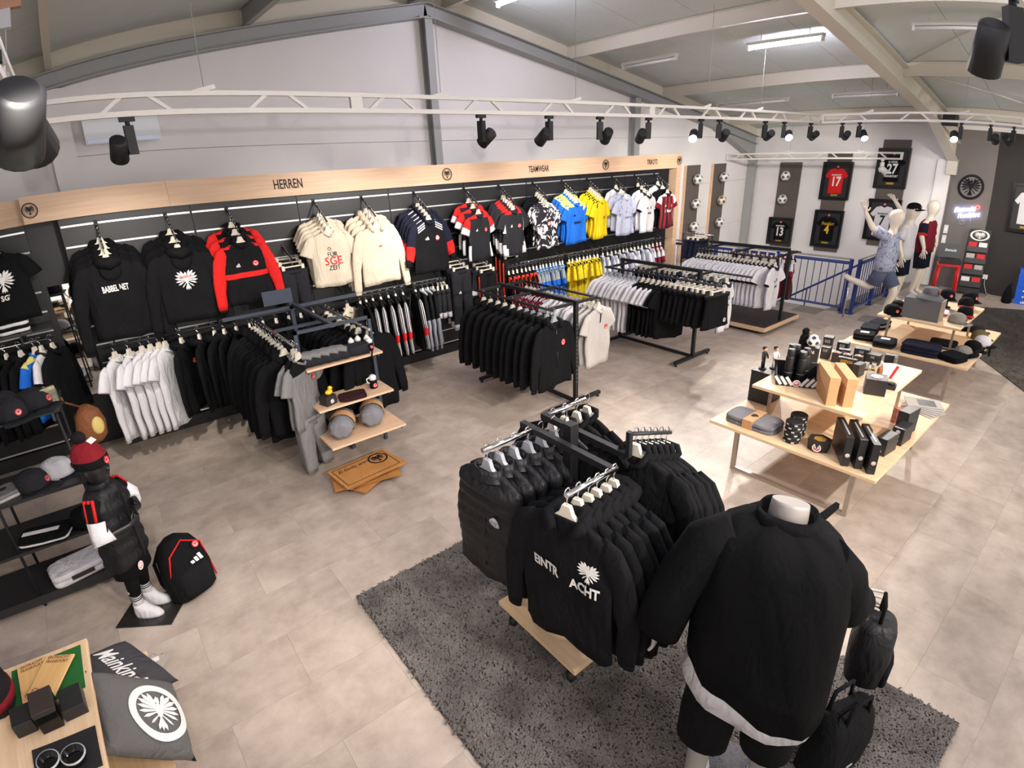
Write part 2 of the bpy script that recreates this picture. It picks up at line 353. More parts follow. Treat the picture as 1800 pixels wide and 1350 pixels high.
truss('small white lattice truss over the stairwell, in front of the framed shirts', (12.9, 3.86), (12.9, 7.7), 2.57, h=.145, cables=(.8, 2.3))
truss('white lattice truss at the left edge, coming towards the camera', (-.185, 4.5), (-.185, .4), 3.2, cables=(1.2, 3.2))

truss('white lattice truss beside the camera, mostly out of the frame', (2.2, .47), (5.0, .47), 3.47, cables=(.4, 2.4))
lens_lit = mat('lit_lamp_lens', (235, 235, 255), 0.3, emit=40); lens_off = mat('dark_lamp_lens', (40, 40, 45), 0.15)
spot_white = mat('white_spotlight_body', (222, 220, 214), 0.4)
def track_spot(loc, aim, label, watt=1.0, side=1, body=None, sc=1.0, group=None, ang=72, show=True):
    body = body or blackm; t = thing('track_spotlight', label, 'spotlight', loc, 0, group); t.scale = (sc, sc, sc)
    a = (Vector(aim) - Vector(loc)); a.normalize(); sd = Vector((a.y, -a.x, 0)).normalized() * side
    b = MB(); b.box(-.05, .05, -.018, .018, -.03, 0); b.cyl((0, 0, -.055), (0, 0, -.03), .016); b.obj('track_adapter', body, t)
    M = Matrix(((sd.x, -sd.y, 0, 0), (sd.y, sd.x, 0, 0), (0, 0, 1, 0), (0, 0, 0, 1)))
    b = MB(); b.box(-.03, .03, -.03, .03, -.24, -.055, M=M); b.obj('driver_box', body, t)
    c = Vector((sd.x * .085, sd.y * .085, -.2)); b = MB(); b.tube([c - a * .085, c - a * .075, c + a * .09], [.042, .056, .06], 18)
    h = b.obj('lamp_head', body, t); b = MB(); b.cyl(Vector((sd.x * .02, sd.y * .02, -.2)), c, .014); b.obj('pivot', body, t)
    b = MB(); b.tube([c + a * .0905, c + a * .093], [.052, .052], 18); b.obj('lens', lens_lit if watt else lens_off, h)
    if watt: spot_lamp(Vector(loc) + (c + a * .12) * sc, Vector(aim), watt, ang)
    return t
T1 = 4.6
for x, aim, lab, w, sd in ((.42, (.3, 6.9, 1.2), 'black spotlight under the truss, in front of the wall air conditioner', .45, -1), (3.33, (2.6, 6.9, 1.5), 'leftmost of the four black spotlights near the middle of the long truss', .5, 1),
        (4.21, (4.2, 6.9, 1.5), 'second from the left of the four black spotlights on the middle truss', .5, -1), (4.99, (6.2, 6.9, 1.5), 'third from the left of the four black spotlights on the middle truss', .5, 1),
        (5.86, (7.6, 6.9, 1.6), 'rightmost of the four black spotlights near the middle of the truss', .5, -1), (6.98, (3.2, 2.4, .8), 'brightest lit spotlight shining at the camera from the long truss', 1.2, 1),
        (7.43, (9.3, 6.9, 1.6), 'dark spotlight right beside the brightest lit one', .5, 1), (8.71, (10.6, 7.6, 1.8), 'dark spotlight on the far truss, left of the small blue-white lit one', .35, 1),
        (9.32, (5.2, 2.0, .8), 'lit blue-white spotlight on the far part of the long truss', 1, -1), (10.28, (12.5, 7.6, 1.7), 'last dark spotlight at the right end of the long truss', .35, 1)):
    track_spot((x, T1, 3.2), aim, lab, w, sd)
for y, aim, lab, w, sd in ((4.2, (14.0, 6.4, 1.8), 'dark round-headed spotlight at the start of the right truss', .35, 1), (3.92, (8.2, 1.9, .7), 'lit blue-white spotlight hanging above the framed shirt 17', .75, -1),
        (2.38, (7.0, 1.2, .6), 'lit spotlight near the rafter foot on the right truss', .6, 1), (1.95, (14.0, 2.4, 1.6), 'dark spotlight on the right truss above the charcoal wall', .5, 1), (1.61, (14.0, 1.0, 1.4), 'rightmost dark spotlight of the right truss', .4, -1)):
    track_spot((10.6, y, 3.195), aim, lab, w, sd)
track_spot((12.9, 4.22, 2.57), (14.0, 3.0, 1.2), 'small white spotlight in front of the framed shirt 27', .08, 1, spot_white)
track_spot((-.185, 2.02, 3.2), (.6, 6.0, 1.0), 'large black spotlight close to the camera at the left edge', .0, 1, sc=1.15)
track_spot((-.185, 1.72, 3.2), (-.9, 4.6, .6), 'black spotlight cut off by the left edge, nearest to the camera', .0, 1, sc=1.15)
track_spot((2.95, .47, 3.47), (4.4, 1.4, .8), 'black spotlight cut off at the top right corner', .0, -1, sc=1.25)

# ---------------------------------------------------------------- ceiling tubes, air conditioner, loudspeaker
tube_on = mat('lit_fluorescent_tube', (236, 233, 255), 0.4, emit=110); tube_off = mat('unlit_fluorescent_tube', (220, 220, 214), 0.4); tubec = mat('tube_light_casing', (205, 203, 196), 0.5)
def tube_light(x, y0, y1, label, lit):
    z = roofz(x) + .17; t = thing('tube_light', label, 'ceiling light', (x, (y0 + y1) / 2, z)); h = (y1 - y0) / 2
    b = MB(); b.box(-.05, .05, -h, h, .01, .05); b.box(-.03, .03, -h, -h + .03, -.05, .01); b.box(-.03, .03, h - .03, h, -.05, .01); b.cyl((0, -h + .2, .05), (0, -h + .2, .16), .006, 6); b.cyl((0, h - .2, .05), (0, h - .2, .16), .006, 6); b.obj('casing', tubec, t)
    b = MB(); b.cyl((0, -h + .03, -.02), (0, h - .03, -.02), .02); b.obj('tube', tube_on if lit else tube_off, t)
tube_light(8.25, 3.65, 4.75, 'lit violet-white tube lamp under the roof', True); tube_light(8.15, 5.9, 7.0, 'unlit tube lamp beside the gable rafter', False)
tube_light(8.15, 1.3, 2.5, 'unlit tube lamp on the roof at the upper right', False); tube_light(11.0, 5.4, 6.9, 'unlit tube lamp low on the roof, left of the pair', False)
tube_light(11.0, 3.5, 4.6, 'unlit tube lamp touching the big rafter', False); tube_light(5.25, 5.6, 6.75, 'lit tube lamp by the ridge, cut off by the top edge', True)
for x, y in ((1.6, .2), (1.6, 2.4), (5.25, .3), (5.25, 2.3), (8.15, -1.4), (-1.2, .5)): tube_light(x, y - .55, y + .55, 'unseen roof tube lamp added as fill light, ' + {(1.6, .2): 'over the camera', (1.6, 2.4): 'over the front rack', (5.25, .3): 'near the ridge behind the camera', (5.25, 2.3): 'near the ridge over the tables', (8.15, -1.4): 'over the right rear corner', (-1.2, .5): 'over the corner table'}[(x, y)], True)  # unseen lit tubes, added to brighten the gable wall and the roof
t = thing('air_conditioner', 'white wall air conditioner behind the left end of the truss', 'air conditioner', (.62, 7.728, 3.2))
acw = mat('air_conditioner_white', (236, 238, 242), 0.35); b = MB(); b.prism([(0, .04), (-.2, 0), (-.22, .06), (-.2, .27), (0, .28)], -.38, .38, M=Matrix(((0, 1, 0, 0), (1, 0, 0, 0), (0, 0, 1, 0), (0, 0, 0, 1)))); b.obj('casing', acw, t)
b = MB(); b.box(-.36, .36, -.226, -.2, .012, .055); b.obj('air_flap', mat('ac_flap', (200, 212, 235), .3), t)
t = thing('loudspeaker', 'small black loudspeaker on the big rafter under the roof', 'loudspeaker', (12.4, 3.0, 3.3)); b = MB(); b.box(-.16, .16, -.12, .08, -.1, .1); b.obj('cabinet', blackm, t); b = MB(); b.box(-.14, .14, -.13, -.12, -.08, .08); b.obj('grille', mat('speaker_grille', (45, 45, 45), .8, bump=.5, bscale=300), t); b = MB(); b.box(-.02, .02, .08, .15, -.02, .02); b.obj('bracket', blackm, t)
t = thing('timber_batten', 'brown timber batten at the top left corner', 'batten', (-.14, 2.5, 3.47)); b = MB(); b.box(-.2, .06, -.02, .02, -.03, .03); b.obj('board', wood('brown_timber', (128, 88, 66), (150, 106, 82)), t); b = MB(); b.box(-.02, .02, -.02, .02, -.1, -.03); b.obj('clamp', steelg, t)

# ---------------------------------------------------------------- slat wall with oak fascia
YW = 6.93; PITCH = .205; Z0 = 2.42
seams = [-.2, 1.035, 2.2, 3.42, 4.63, 5.83, 7.03, 8.2, 9.22]
names = ['behind the two black hoodies at the left end', 'behind the black and red track top', 'behind the cream tee and hoodie', 'behind the black and red track jackets', 'behind the red-shouldered training tops', 'behind the swirl-pattern shirts', 'behind the blue and yellow shirts', 'at the right end behind the maroon shirt']
def slat_unit(x0, x1, y, label, z_top=2.5, plinth=True):
    t = thing('slatwall_unit', label, 'slat wall', ((x0 + x1) / 2, y, 0)); h = (x1 - x0) / 2
    b = MB(); b.box(-h, h, .012, .05, 0, z_top + .05); b.obj('backing_board', blackp, t)
    zs = [Z0 - i * PITCH for i in range(12)]; zz = [z_top + .05] + zs
    cache = {}
    for i in range(len(zs)):
        hi, lo = zz[i] - (.009 if i else 0), zs[i] + .009
        k = round(hi - lo, 4)
        if k not in cache: bb = MB(); bb.box(-h + .003, h - .003, -.006, .012, -k, 0); cache[k] = bb.mesh('slat_board', slatm)
        ob('slat_board', cache[k], t, (0, 0, hi))
        if 's' not in cache: bb = MB(); bb.box(-h + .012, h - .012, -.002, .012, -.009, .009); cache['s'] = bb.mesh('aluminium_strip', alum)
        ob('aluminium_strip', cache['s'], t, (0, 0, zs[i]))
    if plinth: b = MB(); b.box(-h, h, -.03, .02, 0, .14); b.obj('plinth', blackp, t)
    return t
for i in range(8): slat_unit(seams[i], seams[i + 1], YW, 'charcoal slat wall section ' + names[i])
slat_unit(-2.3, -.52, 7.15, 'dark slat wall section at the far left, beyond the mirror')
t = thing('end_panel', 'plain black end panel of the slat wall beside the oak post', 'panel', (9.385, YW, 0)); b = MB(); b.box(-.165, .165, 0, .25, 0, 2.5); b.obj('board', blackp, t)
def fascia(x0, x1, y, label, z0=2.503, z1=2.76):
    t = thing('fascia_board', label, 'sign board', ((x0 + x1) / 2, y, z0)); h = (x1 - x0) / 2; b = MB(); b.box(-h + .001, h - .001, 0, .03, 0, z1 - z0); o = b.obj('board', oak, t); return t, (x0 + x1) / 2
def emblem_on(t, x, z, r, y=-.001):
    b = MB(); b.ring(r * .86, r, y - .003, y, 36); b.ring(r * .74, r * .78, y - .003, y, 36); eagle(r * .68, 0, y - .003, y, b); b.xf(Matrix.Translation((x, 0, z))); b.obj('eagle_emblem', black_print, t)
def letters_on(t, s, x, z, h, m=None, sx=.62, bold=.012, y=-.001, name='lettering', shear=0):
    b = text(s, h, sx, bold, .003, shear); b.xf(Matrix.Translation((x, y, z))); return b.obj(name, m or black_print, t)
t, c = fascia(-.49, .85, 6.87, 'left end oak fascia board with a round eagle emblem'); emblem_on(t, -.415 - c, .125, .075)
t, c = fascia(.85, 4.5, 6.87, 'long oak fascia board lettered for menswear'); letters_on(t, 'HERREN', 2.12 - c, .13, .105); emblem_on(t, 4.33 - c, .125, .083)
t, c = fascia(4.5, 9.86, 6.87, 'oak fascia board over the team shirts, reaching the right end'); letters_on(t, 'TEAMWEAR', 6.05 - c, .12, .09); emblem_on(t, 7.62 - c, .128, .085); letters_on(t, 'TRIKOTS', 8.92 - c, .128, .09); emblem_on(t, 9.78 - c, .13, .078)
t, c = fascia(-2.3, -.5, 7.1, 'darker oak fascia board at the far left edge', 2.49, 2.745)
t = thing('oak_post', 'narrow oak post at the right end of the clothing wall', 'post', (9.79, 6.87, 0)); b = MB(); b.box(-.07, .07, 0, .28, 0, 2.503); b.obj('board', oak, t)
t = thing('mirror_strip', 'tall narrow mirror strip at the left end of the slat wall', 'mirror', (-.36, 7.17, 0)); b = MB(); b.box(-.16, .165, .01, .06, 0, 2.5); b.obj('panel', blackp, t)
b = MB(); b.box(-.11, .13, 0, .01, .6, 1.84); b.obj('mirror_glass', mat('mirror', (230, 230, 225), .02, 1.0), t)

# ---------------------------------------------------------------- rugs
def rug(name, label, w, d, loc, rz, c0, c1, ntuft, seed):
    t = thing(name, label, 'rug', loc, rz); m = mat(name + '_wool', c0, .95, noise=.35, nscale=5); m2 = mat(name + '_pile', c1, .95, noise=.45, nscale=4)
    b = MB(); b.box(-w / 2, w / 2, -d / 2, d / 2, 0, .012); b.obj('rug_base', m, t); rnd = random.Random(seed); b = MB()
    for i in range(ntuft):
        x = rnd.uniform(-w / 2 + .01, w / 2 - .01); y = rnd.uniform(-d / 2 + .01, d / 2 - .01); a = rnd.uniform(0, 6.28); l = rnd.uniform(.02, .042); q = .0055
        dx, dy = math.cos(a), math.sin(a); k = len(b.v); cx, cy = x + dx * l * .5, y + dy * l * .5; ex, ey = x + dx * l, y + dy * l; ox, oy = -dy * q, dx * q
        b.v += [(x - ox, y - oy, .011), (x + ox, y + oy, .011), (cx + ox, cy + oy, .025), (cx - ox, cy - oy, .025), (ex + ox * .5, ey + oy * .5, .018), (ex - ox * .5, ey - oy * .5, .018)]
        b.face((k, k + 1, k + 2, k + 3), 0, True); b.face((k + 3, k + 2, k + 4, k + 5), 0, True)
    if ntuft:
        me = bpy.data.meshes.new('pile'); me.from_pydata(b.v, [], b.f); me.materials.append(m2); me.update(); o = ob('pile', me, t); o['kind'] = 'stuff'
    return t
rug('shaggy_rug', 'dark grey shaggy rug under the front clothes rack', 2.0, 3.1, (1.85, 1.44, 0), 0, (68, 64, 61), (100, 94, 90), 55000, 3)
rug('dark_carpet', 'dark flat carpet laid askew at the right edge', 7.0, 3.2, (10.0, -.3, 0), math.atan2(.6, .8), (74, 68, 60), (84, 78, 70), 9000, 4)

# ---------------------------------------------------------------- stair well and blue railing
sb = MB(); sb.box(SX0, 14.1, 3.3, 7.9, -2.95, -2.8); struct('floor_lower', sb, mat('lower_floor', (170, 165, 158), .7))
sb = MB(); sb.box(SX0 - .1, SX0, 3.6, 7.73, -2.8, -.2); sb.box(SX0, 14.1, 3.5, 3.6, -2.8, -.2); struct('wall_stairwell', sb, wallw)
t = thing('staircase', 'grey stairs going down behind the blue railing', 'stairs', (12.4, 3.6, 0)); stepm = mat('stair_tread', (150, 142, 132), .7)
bb = MB(); bb.box(0, 1.65, 0, .28, -.04, 0); bb.box(0, 1.65, .25, .28, -.18, -.04); sme = bb.mesh('step', stepm)
for i in range(14): ob('step', sme, t, (0, i * .27, -.02 - i * .18))
b = MB(); b.cyl((-.02, 0, .9), (-.02, 3.8, -1.65), .022); [b.cyl((-.02, k * .75, .9 - k * .503), (-.02, k * .75, -.02 - k * .5), .014) for k in range(6)]; b.obj('handrail', blue_steel, t)
def railing(label, P0, P1, nb):
    P0, P1 = Vector((*P0, 0)), Vector((*P1, 0)); t = thing('stair_railing', label, 'railing', P0); d = P1 - P0
    b = MB(); b.cyl((0, 0, .9), d + Vector((0, 0, .9)), .028); b.obj('top_rail', blue_steel, t); b = MB(); b.cyl((0, 0, .97), d + Vector((0, 0, .97)), .016); b.obj('grab_rail', mat('rail_grey', (165, 160, 155), .4, .5), t)
    b = MB(); b.cyl((0, 0, .1), d + Vector((0, 0, .1)), .022); b.obj('bottom_rail', blue_steel, t)
    for k in range(int(d.length / 1.15) + 2):
        u = d * min(1, k / max(1, round(d.length / 1.15))) ; b = MB(); b.box(-.025, .025, -.025, .025, 0, .97); b.box(-.07, .07, -.05, .05, 0, .012); b.obj('post', blue_steel, t, u)
    bb = MB(); bb.cyl((0, 0, .1), (0, 0, .9), .008, 6); me = bb.mesh('baluster', blue_steel)
    for k in range(1, nb): ob('baluster', me, t, d * (k / nb))
railing('blue steel railing along the stairwell behind the white shirt rack', (10.45, 3.62), (10.45, 7.6), 32)
railing('blue steel railing turning towards the framed-shirt wall', (10.5, 3.5), (12.3, 3.5), 16)
for i, (x, y, s, c) in enumerate(((12.3, 5.2, .5, (210, 110, 50)), (11.7, 4.6, .45, (214, 120, 60)), (11.2, 5.6, .5, (225, 222, 215)))):
    t = thing('storage_carton', ('orange carton seen through the railing, farther one', 'orange carton seen through the railing, nearer one', 'white carton at the foot of the stairwell')[i], 'carton', (x, y, -2.8)); b = MB(); b.box(-s / 2, s / 2, -s / 2, s / 2, 0, 1.5); b.obj('carton_body', mat('carton_%d' % i, c, .7), t); b = MB(); b.box(-s / 2 - .001, s / 2 + .001, -.03, .03, 1.49, 1.502); b.obj('tape', mat('tape', (200, 180, 140), .4), t)
# ---------------------------------------------------------------- garments on hangers
cl = {}
def cloth(name, rgb, **k):
    a = dict(rough=.88, spec=.25, bump=.15, bscale=90, wrinkle=.4); a.update(k); return mat('cloth_' + name, rgb, **a)
BLK = cloth('black', (13, 13, 15), spec=.15); BLK2 = cloth('washed_black', (19, 19, 21), spec=.15); NAVY = cloth('navy', (18, 21, 38)); WHT = cloth('white', (208, 206, 208)); CRM = cloth('cream', (206, 193, 172))
RED = cloth('red', (205, 32, 30)); GRY = cloth('grey', (118, 116, 116)); LGR = cloth('light_grey', (178, 172, 166)); DGR = cloth('dark_grey', (33, 33, 37)); YEL = cloth('yellow', (222, 192, 22)); BLU = cloth('blue', (26, 96, 190))
MAR = cloth('maroon', (108, 20, 34)); NYL = cloth('black_nylon', (17, 17, 20), rough=.55, spec=.3); ORR = cloth('orange_red', (232, 66, 40)); SILV = cloth('silver', (150, 152, 160)); LAV = cloth('pale_lavender', (168, 172, 190))
STRIPED = pattern('cloth_black_red_stripes', (24, 18, 22), (150, 22, 36), 'stripe', 2.7, .47, .53)
SWIRL = pattern('cloth_black_white_swirls', (28, 22, 34), (228, 226, 226), 'blot', 7, .49, .52)
LAVP = pattern('cloth_lavender_print', (96, 104, 138), (168, 172, 190), 'blot', 14, .36, .5)
YELP = pattern('cloth_yellow_print', (176, 158, 40), (222, 194, 30), 'blot', 9, .4, .55)

def hanger(k, clip=False, m=None):
    b = MB()
    if clip:
        b.box(-.13, .13, -.008, .008, -.085, -.07)
        for x in (-.12, .12): b.box(x - .018, x + .018, -.014, .014, -.135, -.06)
    else:
        b.prism([(-.2, -.2), (-.08, -.15), (-.036, -.115), (-.02, -.07), (.02, -.07), (.036, -.115), (.08, -.15), (.2, -.2), (.195, -.217), (.05, -.178), (-.05, -.178), (-.195, -.217)], -.012, .012)
    h = k.add('hanger', b, m or hanger_m)
    b = MB(); b.tube([(0, 0, -.075), (0, 0, -.04), (0, .018, -.026), (0, .024, -.004), (0, .012, .016), (0, -.006, .018), (0, -.02, .006)], .0035, 6); k.add('hook', b, chrome, h)

def garment(L=.72, w=.25, mats=(BLK,), sleeve='long', neck='crew', zone=None, szone=None, fold=.02, seed=0, quilt=0, front=-1, prints=(), clip_m=None, slack=0.0, thick=1.0, bare=False, sl=None, collar_m=None, flare=1.0):
    """hung top. local frame: hook at origin, front faces -Y. L = drop of the hem, w = half width."""
    rnd = random.Random(seed); k = Kind(); ph = rnd.uniform(0, 6); N = 28
    if not bare: hanger(k, m=clip_m)
    prof = [(-.094, .075, .022), (-.106, .125, .025), (-.126, .175, .028), (-.15, .208, .03), (-.21, w * .9, .033), (-.30, w * .93, .036)]
    nz = 8
    for i in range(1, nz + 1):
        t = i / nz; z = -.30 - (L - .30) * t; prof.append((z, w * (.93 + .07 * t * flare), .036 + .004 * t))
    if quilt:
        zz = []; z = -.16
        fine = [p for p in prof if p[0] > -.158]
        n2 = int((L - .16) / (quilt / 3))
        for i in range(n2 + 1):
            z = -.16 - (L - .16) * i / n2; pw = w * (.84 + .16 * min(1, i / n2 * 3)); fine.append((z, pw, .07 * (.62 + .46 * abs(math.sin(math.pi * (z + .16) / quilt)) ** .6)))
        prof = fine
    def par(z):
        for a, b in zip(prof, prof[1:]):
            if b[0] <= z <= a[0]:
                t = (z - a[0]) / (b[0] - a[0]); return a[1] + (b[1] - a[1]) * t, (a[2] + (b[2] - a[2]) * t)
        return prof[-1][1:]
    def fo(x, z):
        t = max(0, (-z - .16) / (L - .16)); return fold * t ** .8 * (math.sin(x * 22 + ph + 2.4 * t) + .6 * math.sin(x * 43 - ph * 2 + 3 * t)) + .006 * math.sin(z * 17 + x * 9 + ph)
    def fy(x, z):
        hw, ht = par(z); q = min(1, (abs(x) / hw)) ** (1 / .7); return -ht * thick * max(0, 1 - q * q) ** .4 + fo(x, z)
    rings = []
    for z, hw, ht in prof:
        ring = []
        for jn in range(N):
            a = 2 * math.pi * jn / N; c, s = math.cos(a), math.sin(a)
            x = hw * math.copysign(abs(c) ** .7, c); y = ht * thick * math.copysign(abs(s) ** .8, s)
            zz = z - (.0 if z > -L + .001 else .012 * math.sin(x * 9 + ph))
            ring.append((x, y + fo(x, z), zz))
        rings.append(ring)
    def bz(i, jn):
        if not zone: return 0
        p = rings[i][jn]; q = rings[min(i + 1, len(rings) - 1)][(jn + 1) % N]
        return zone((p[0] + q[0]) / 2, (p[2] + q[2]) / 2, (p[1] + q[1]) / 2 < 0)
    b = MB(); b.loft(rings, zone=bz); k.add('body', b, mats)
    if sleeve:
        for sgn in (-1, 1):
            if sleeve == 'long':
                e = sl or .80; q = rnd.uniform(-.02, .02); pts = [(.16, 0, -.15), (.205, 0, -.2), (.25, .0, -.30), (.282, -.005 + slack, -.42), (.296, -.02 + slack, -.5), (.312, -.01 + slack, -.6), (.322 + q, -.03 + slack, -e + .06), (.325 + q, -.03 + slack, -e)]
                rad = [.04, .07, .076, .068, .07, .058, .054, .044]
            else:
                pts = [(.16, 0, -.15), (.205, 0, -.195), (.252, 0, -.28), (.282, 0, -.345), (.288, 0, -.36)]; rad = [.04, .07, .08, .085, .086]
            wk = (w / .25); pts = [(sgn * x * wk, y, z) for x, y, z in pts]; n = 16
            b = MB(); zf = (lambda i, jn, T=len(pts) - 1: szone(i / T, jn / 16)) if szone else None
            b.tube(pts, rad, n, sq=1, up=(0, 1, 0), zone=zf); b.v = [(x, y * .42 + .004, z) for x, y, z in b.v]
            k.add('sleeve', b, mats)
            if sleeve == 'long' and neck in ('hood', 'jacket'):
                c = Vector(pts[-1]); b = MB(); b.tube([c + Vector((0, 0, .035)), c, c - Vector((0, 0, .02))], [.044, .046, .042], 12); b.v = [(x, y * .42 + .004, z) for x, y, z in b.v]; k.add('cuff', b, mats)
    cm = collar_m or mats[0]; f = front
    if neck == 'hood':
        b = MB(); b.tube([(-.05, .05 * f, -.155), (-.095, .01 * f, -.105), (-.075, -.055 * f, -.10), (0, -.085 * f, -.115), (.075, -.055 * f, -.10), (.095, .01 * f, -.105), (.05, .05 * f, -.155)], [.022, .036, .05, .06, .05, .036, .022], 10)
        b.ball((0, -.04 * f, -.19), .10, .026, .10); k.add('hood', b, cm)
    elif neck == 'tall':
        b = MB(); b.loft([[(r * math.cos(a), r * .62 * math.sin(a), z) for a in [2 * math.pi * q / 18 for q in range(18)]] for r, z in ((.115, -.13), (.098, -.1), (.094, -.065), (.08, -.07), (.076, -.115))], cap=False); k.add('collar', b, cm)
    elif neck:
        b = MB(); r = .018 if neck in ('polo', 'jacket') else .011; h = .03 if neck == 'jacket' else 0
        b.tube([(-.0, -.05, -.145), (-.055, -.04, -.115), (-.08, 0, -.094 + h), (-.05, .035, -.086 + h), (.05, .035, -.086 + h), (.08, 0, -.094 + h), (.055, -.04, -.115), (0, -.05, -.145)], r, 8); k.add('collar', b, cm)
    for nm, mb, x, z, m, off in prints:
        v = []
        for px, py, pz in mb.v: v.append((px + x, fy(px + x, pz + z) - off + py, pz + z))
        q = MB(); q.v = v; q.f = mb.f; q.m = mb.m; q.s = mb.s; k.add(nm, q, m)
    for i, (nm, me, par_, lab) in enumerate(k.p):
        if nm not in ('hanger', 'hook'): me.transform(Matrix.Translation((0, 0, -.04)))
    return k
def dense(mb, cuts=2):
    """subdivide a print so that it follows the cloth"""
    me = mb.mesh('tmp', [black_print]); bm = bmesh.new(); bm.from_mesh(me); bmesh.ops.triangulate(bm, faces=bm.faces); bmesh.ops.subdivide_edges(bm, edges=bm.edges, cuts=cuts, use_grid_fill=True)
    o = MB(); o.v = [tuple(v.co) for v in bm.verts]; bm.verts.index_update()
    for f in bm.faces: o.face([v.index for v in f.verts], f.material_index)
    bm.free(); bpy.data.meshes.remove(me); return o
CRM2 = [white_print, red_print]
def pr_crest(x=.1, z=-.30, r=.035, m=None): return ('badge', crest(r), x, z, m or CRM2, .005)
def pr_bars(x=-.1, z=-.31, w=.05, m=None): return ('sport_mark', bars(w, w * .7), x, z, m or white_print, .005)
def pr_text(s, z, h, m, x=0, sx=.7, bold=.015): return ('lettering', dense(text(s, h, sx, bold, .001), 1), x, z, m, .008)
def pants(L=1.0, mats=(BLK,), zone=None, short=False, seed=0, w=.2, cuff=None, prints=()):
    k = Kind(); hanger(k, True); rnd = random.Random(seed); ph = rnd.uniform(0, 6); z0 = -.12
    for nm, sg in (('leg', -1), ('leg', 1)):
        n = 16; rings = []; H = 10
        for i in range(H + 1):
            t = i / H; z = z0 - (L - .12) * t; cx = sg * (.075 + .035 * t); hw = (w * .5) * (1.02 - (.0 if short else .38) * t) + (.03 * t if short else 0); hy = .05 - .012 * t
            rings.append([(cx + hw * math.copysign(abs(math.cos(a)) ** .8, math.cos(a)), hy * math.sin(a) + .008 * t * math.sin(8 * math.cos(a) + ph + 5 * t), z) for a in [2 * math.pi * q / n for q in range(n)]])
        b = MB(); b.loft(rings, zone=(lambda i, jn, sg=sg: zone(i / H, jn / n, sg)) if zone else None); k.add(nm, b, mats)
    b = MB(); b.lathe([(w * .96, -.16), (w * .97, -.12), (w * .93, -.115)], 20, sy=.28); k.add('waistband', b, mats[0])
    for nm, mb, x, z, m, off in prints:
        q = MB(); q.v = [(px + x, py - .052, pz + z) for px, py, pz in mb.v]; q.f = mb.f; q.m = mb.m; q.s = mb.s; k.add(nm, q, m)
    return k
# zone helpers: pick the cloth for a face
def shoulders(zc, i): return lambda x, z, f: i if z > zc + abs(x) * .25 else 0
def stripes3(i): return lambda t, a: i if int(a * 16) % 16 in (3, 5, 7) or int(a * 16) % 16 in (9, 11, 13) else 0
K = {}
K['hoodie_text'] = garment(.88, .28, (BLK2,), 'long', 'hood', front=1, sl=.98, seed=1, prints=[pr_text('BABBEL NET', -.37, .06, white_print, 0, .5, .03)])
K['hoodie_eagle'] = garment(.84, .28, (BLK2,), 'long', 'hood', front=1, sl=.92, seed=2, prints=[('eagle_print', dense(eagle(.115), 1), 0, -.40, white_print, .006), ('lettering', text('EINTRACHT', .022, .7, .02, .001), 0, -.365, red_print, .012)])
K['track_red'] = garment(.76, .26, (BLK2, RED, WHT), 'long', 'jacket', seed=3, szone=lambda t, a: 1, zone=lambda x, z, f: 1 if -.50 < z < -.44 and f else (1 if z > -.17 and abs(x) > .13 else 0), prints=[pr_crest(.1, -.33, .032), ('sport_mark', bars(.05, .04), -.09, -.35, white_print, .006)], clip_m=hanger_m)
K['cream_tee'] = garment(.74, .27, (CRM,), 'short', 'crew', seed=4, prints=[pr_text('FÜR', -.36, .055, black_print, 0, .9, .0), pr_text('SGE', -.44, .095, red_print, 0, .95, .01), pr_text('ZEIT', -.52, .055, black_print, 0, .9, .0), ('frame_print', MB().ring(.018, .026, -.001, 0, 4), -.03, -.29, black_print, .006)])
K['cream_tee_plain'] = garment(.74, .26, (CRM,), 'short', 'crew', seed=14)
K['cream_hood'] = garment(.82, .28, (CRM,), 'long', 'hood', seed=5, sl=.9, prints=[pr_text('SGE', -.34, .022, red_print, 0, .9, .03)])
SHS = [('shoulder_stripe', dense(MB().prism([(s * .085, -.118 - k * .03), (s * .2, -.178 - k * .03), (s * .2, -.193 - k * .03), (s * .085, -.133 - k * .03)], -.001, 0), 2), 0, 0, white_print, .005) for s in (-1, 1) for k in range(3)]
K['track_jacket'] = garment(.80, .28, (BLK2, RED, WHT, NAVY), 'long', 'jacket', seed=6, sl=.66, zone=lambda x, z, f: 3 if z > -.20 and abs(x) > .06 else (1 if f and abs(x) < .011 and z < -.2 else 0),
    szone=lambda t, a: 3 if t < .3 else (1 if t < .8 else 0), prints=SHS + [pr_crest(.1, -.34, .036), pr_bars(-.08, -.35, .06)], collar_m=NAVY)
K['train_tee'] = garment(.74, .25, (DGR, RED, WHT), 'short', 'crew', seed=7, zone=lambda x, z, f: 1 if z > -.165 and abs(x) > .06 else (2 if abs(x) > .2 and z < -.52 else 0), szone=lambda t, a: 1 if t < .4 else 2, prints=[pr_crest(.09, -.32, .03), pr_bars(-.08, -.33, .05)])
K['train_polo'] = garment(.76, .26, (DGR, RED, WHT), 'short', 'polo', seed=8, zone=lambda x, z, f: 1 if z > -.165 and abs(x) > .05 else (2 if abs(x) > .2 and (z < -.58 or -.42 < z < -.25) else 0), szone=lambda t, a: 0, prints=[pr_crest(.09, -.33, .03), pr_bars(-.08, -.34, .055)])
K['swirl'] = garment(.74, .26, (SWIRL, BLK), 'short', 'crew', seed=9, szone=lambda t, a: 0, prints=[pr_crest(0, -.36, .034), pr_bars(0, -.29, .05)])
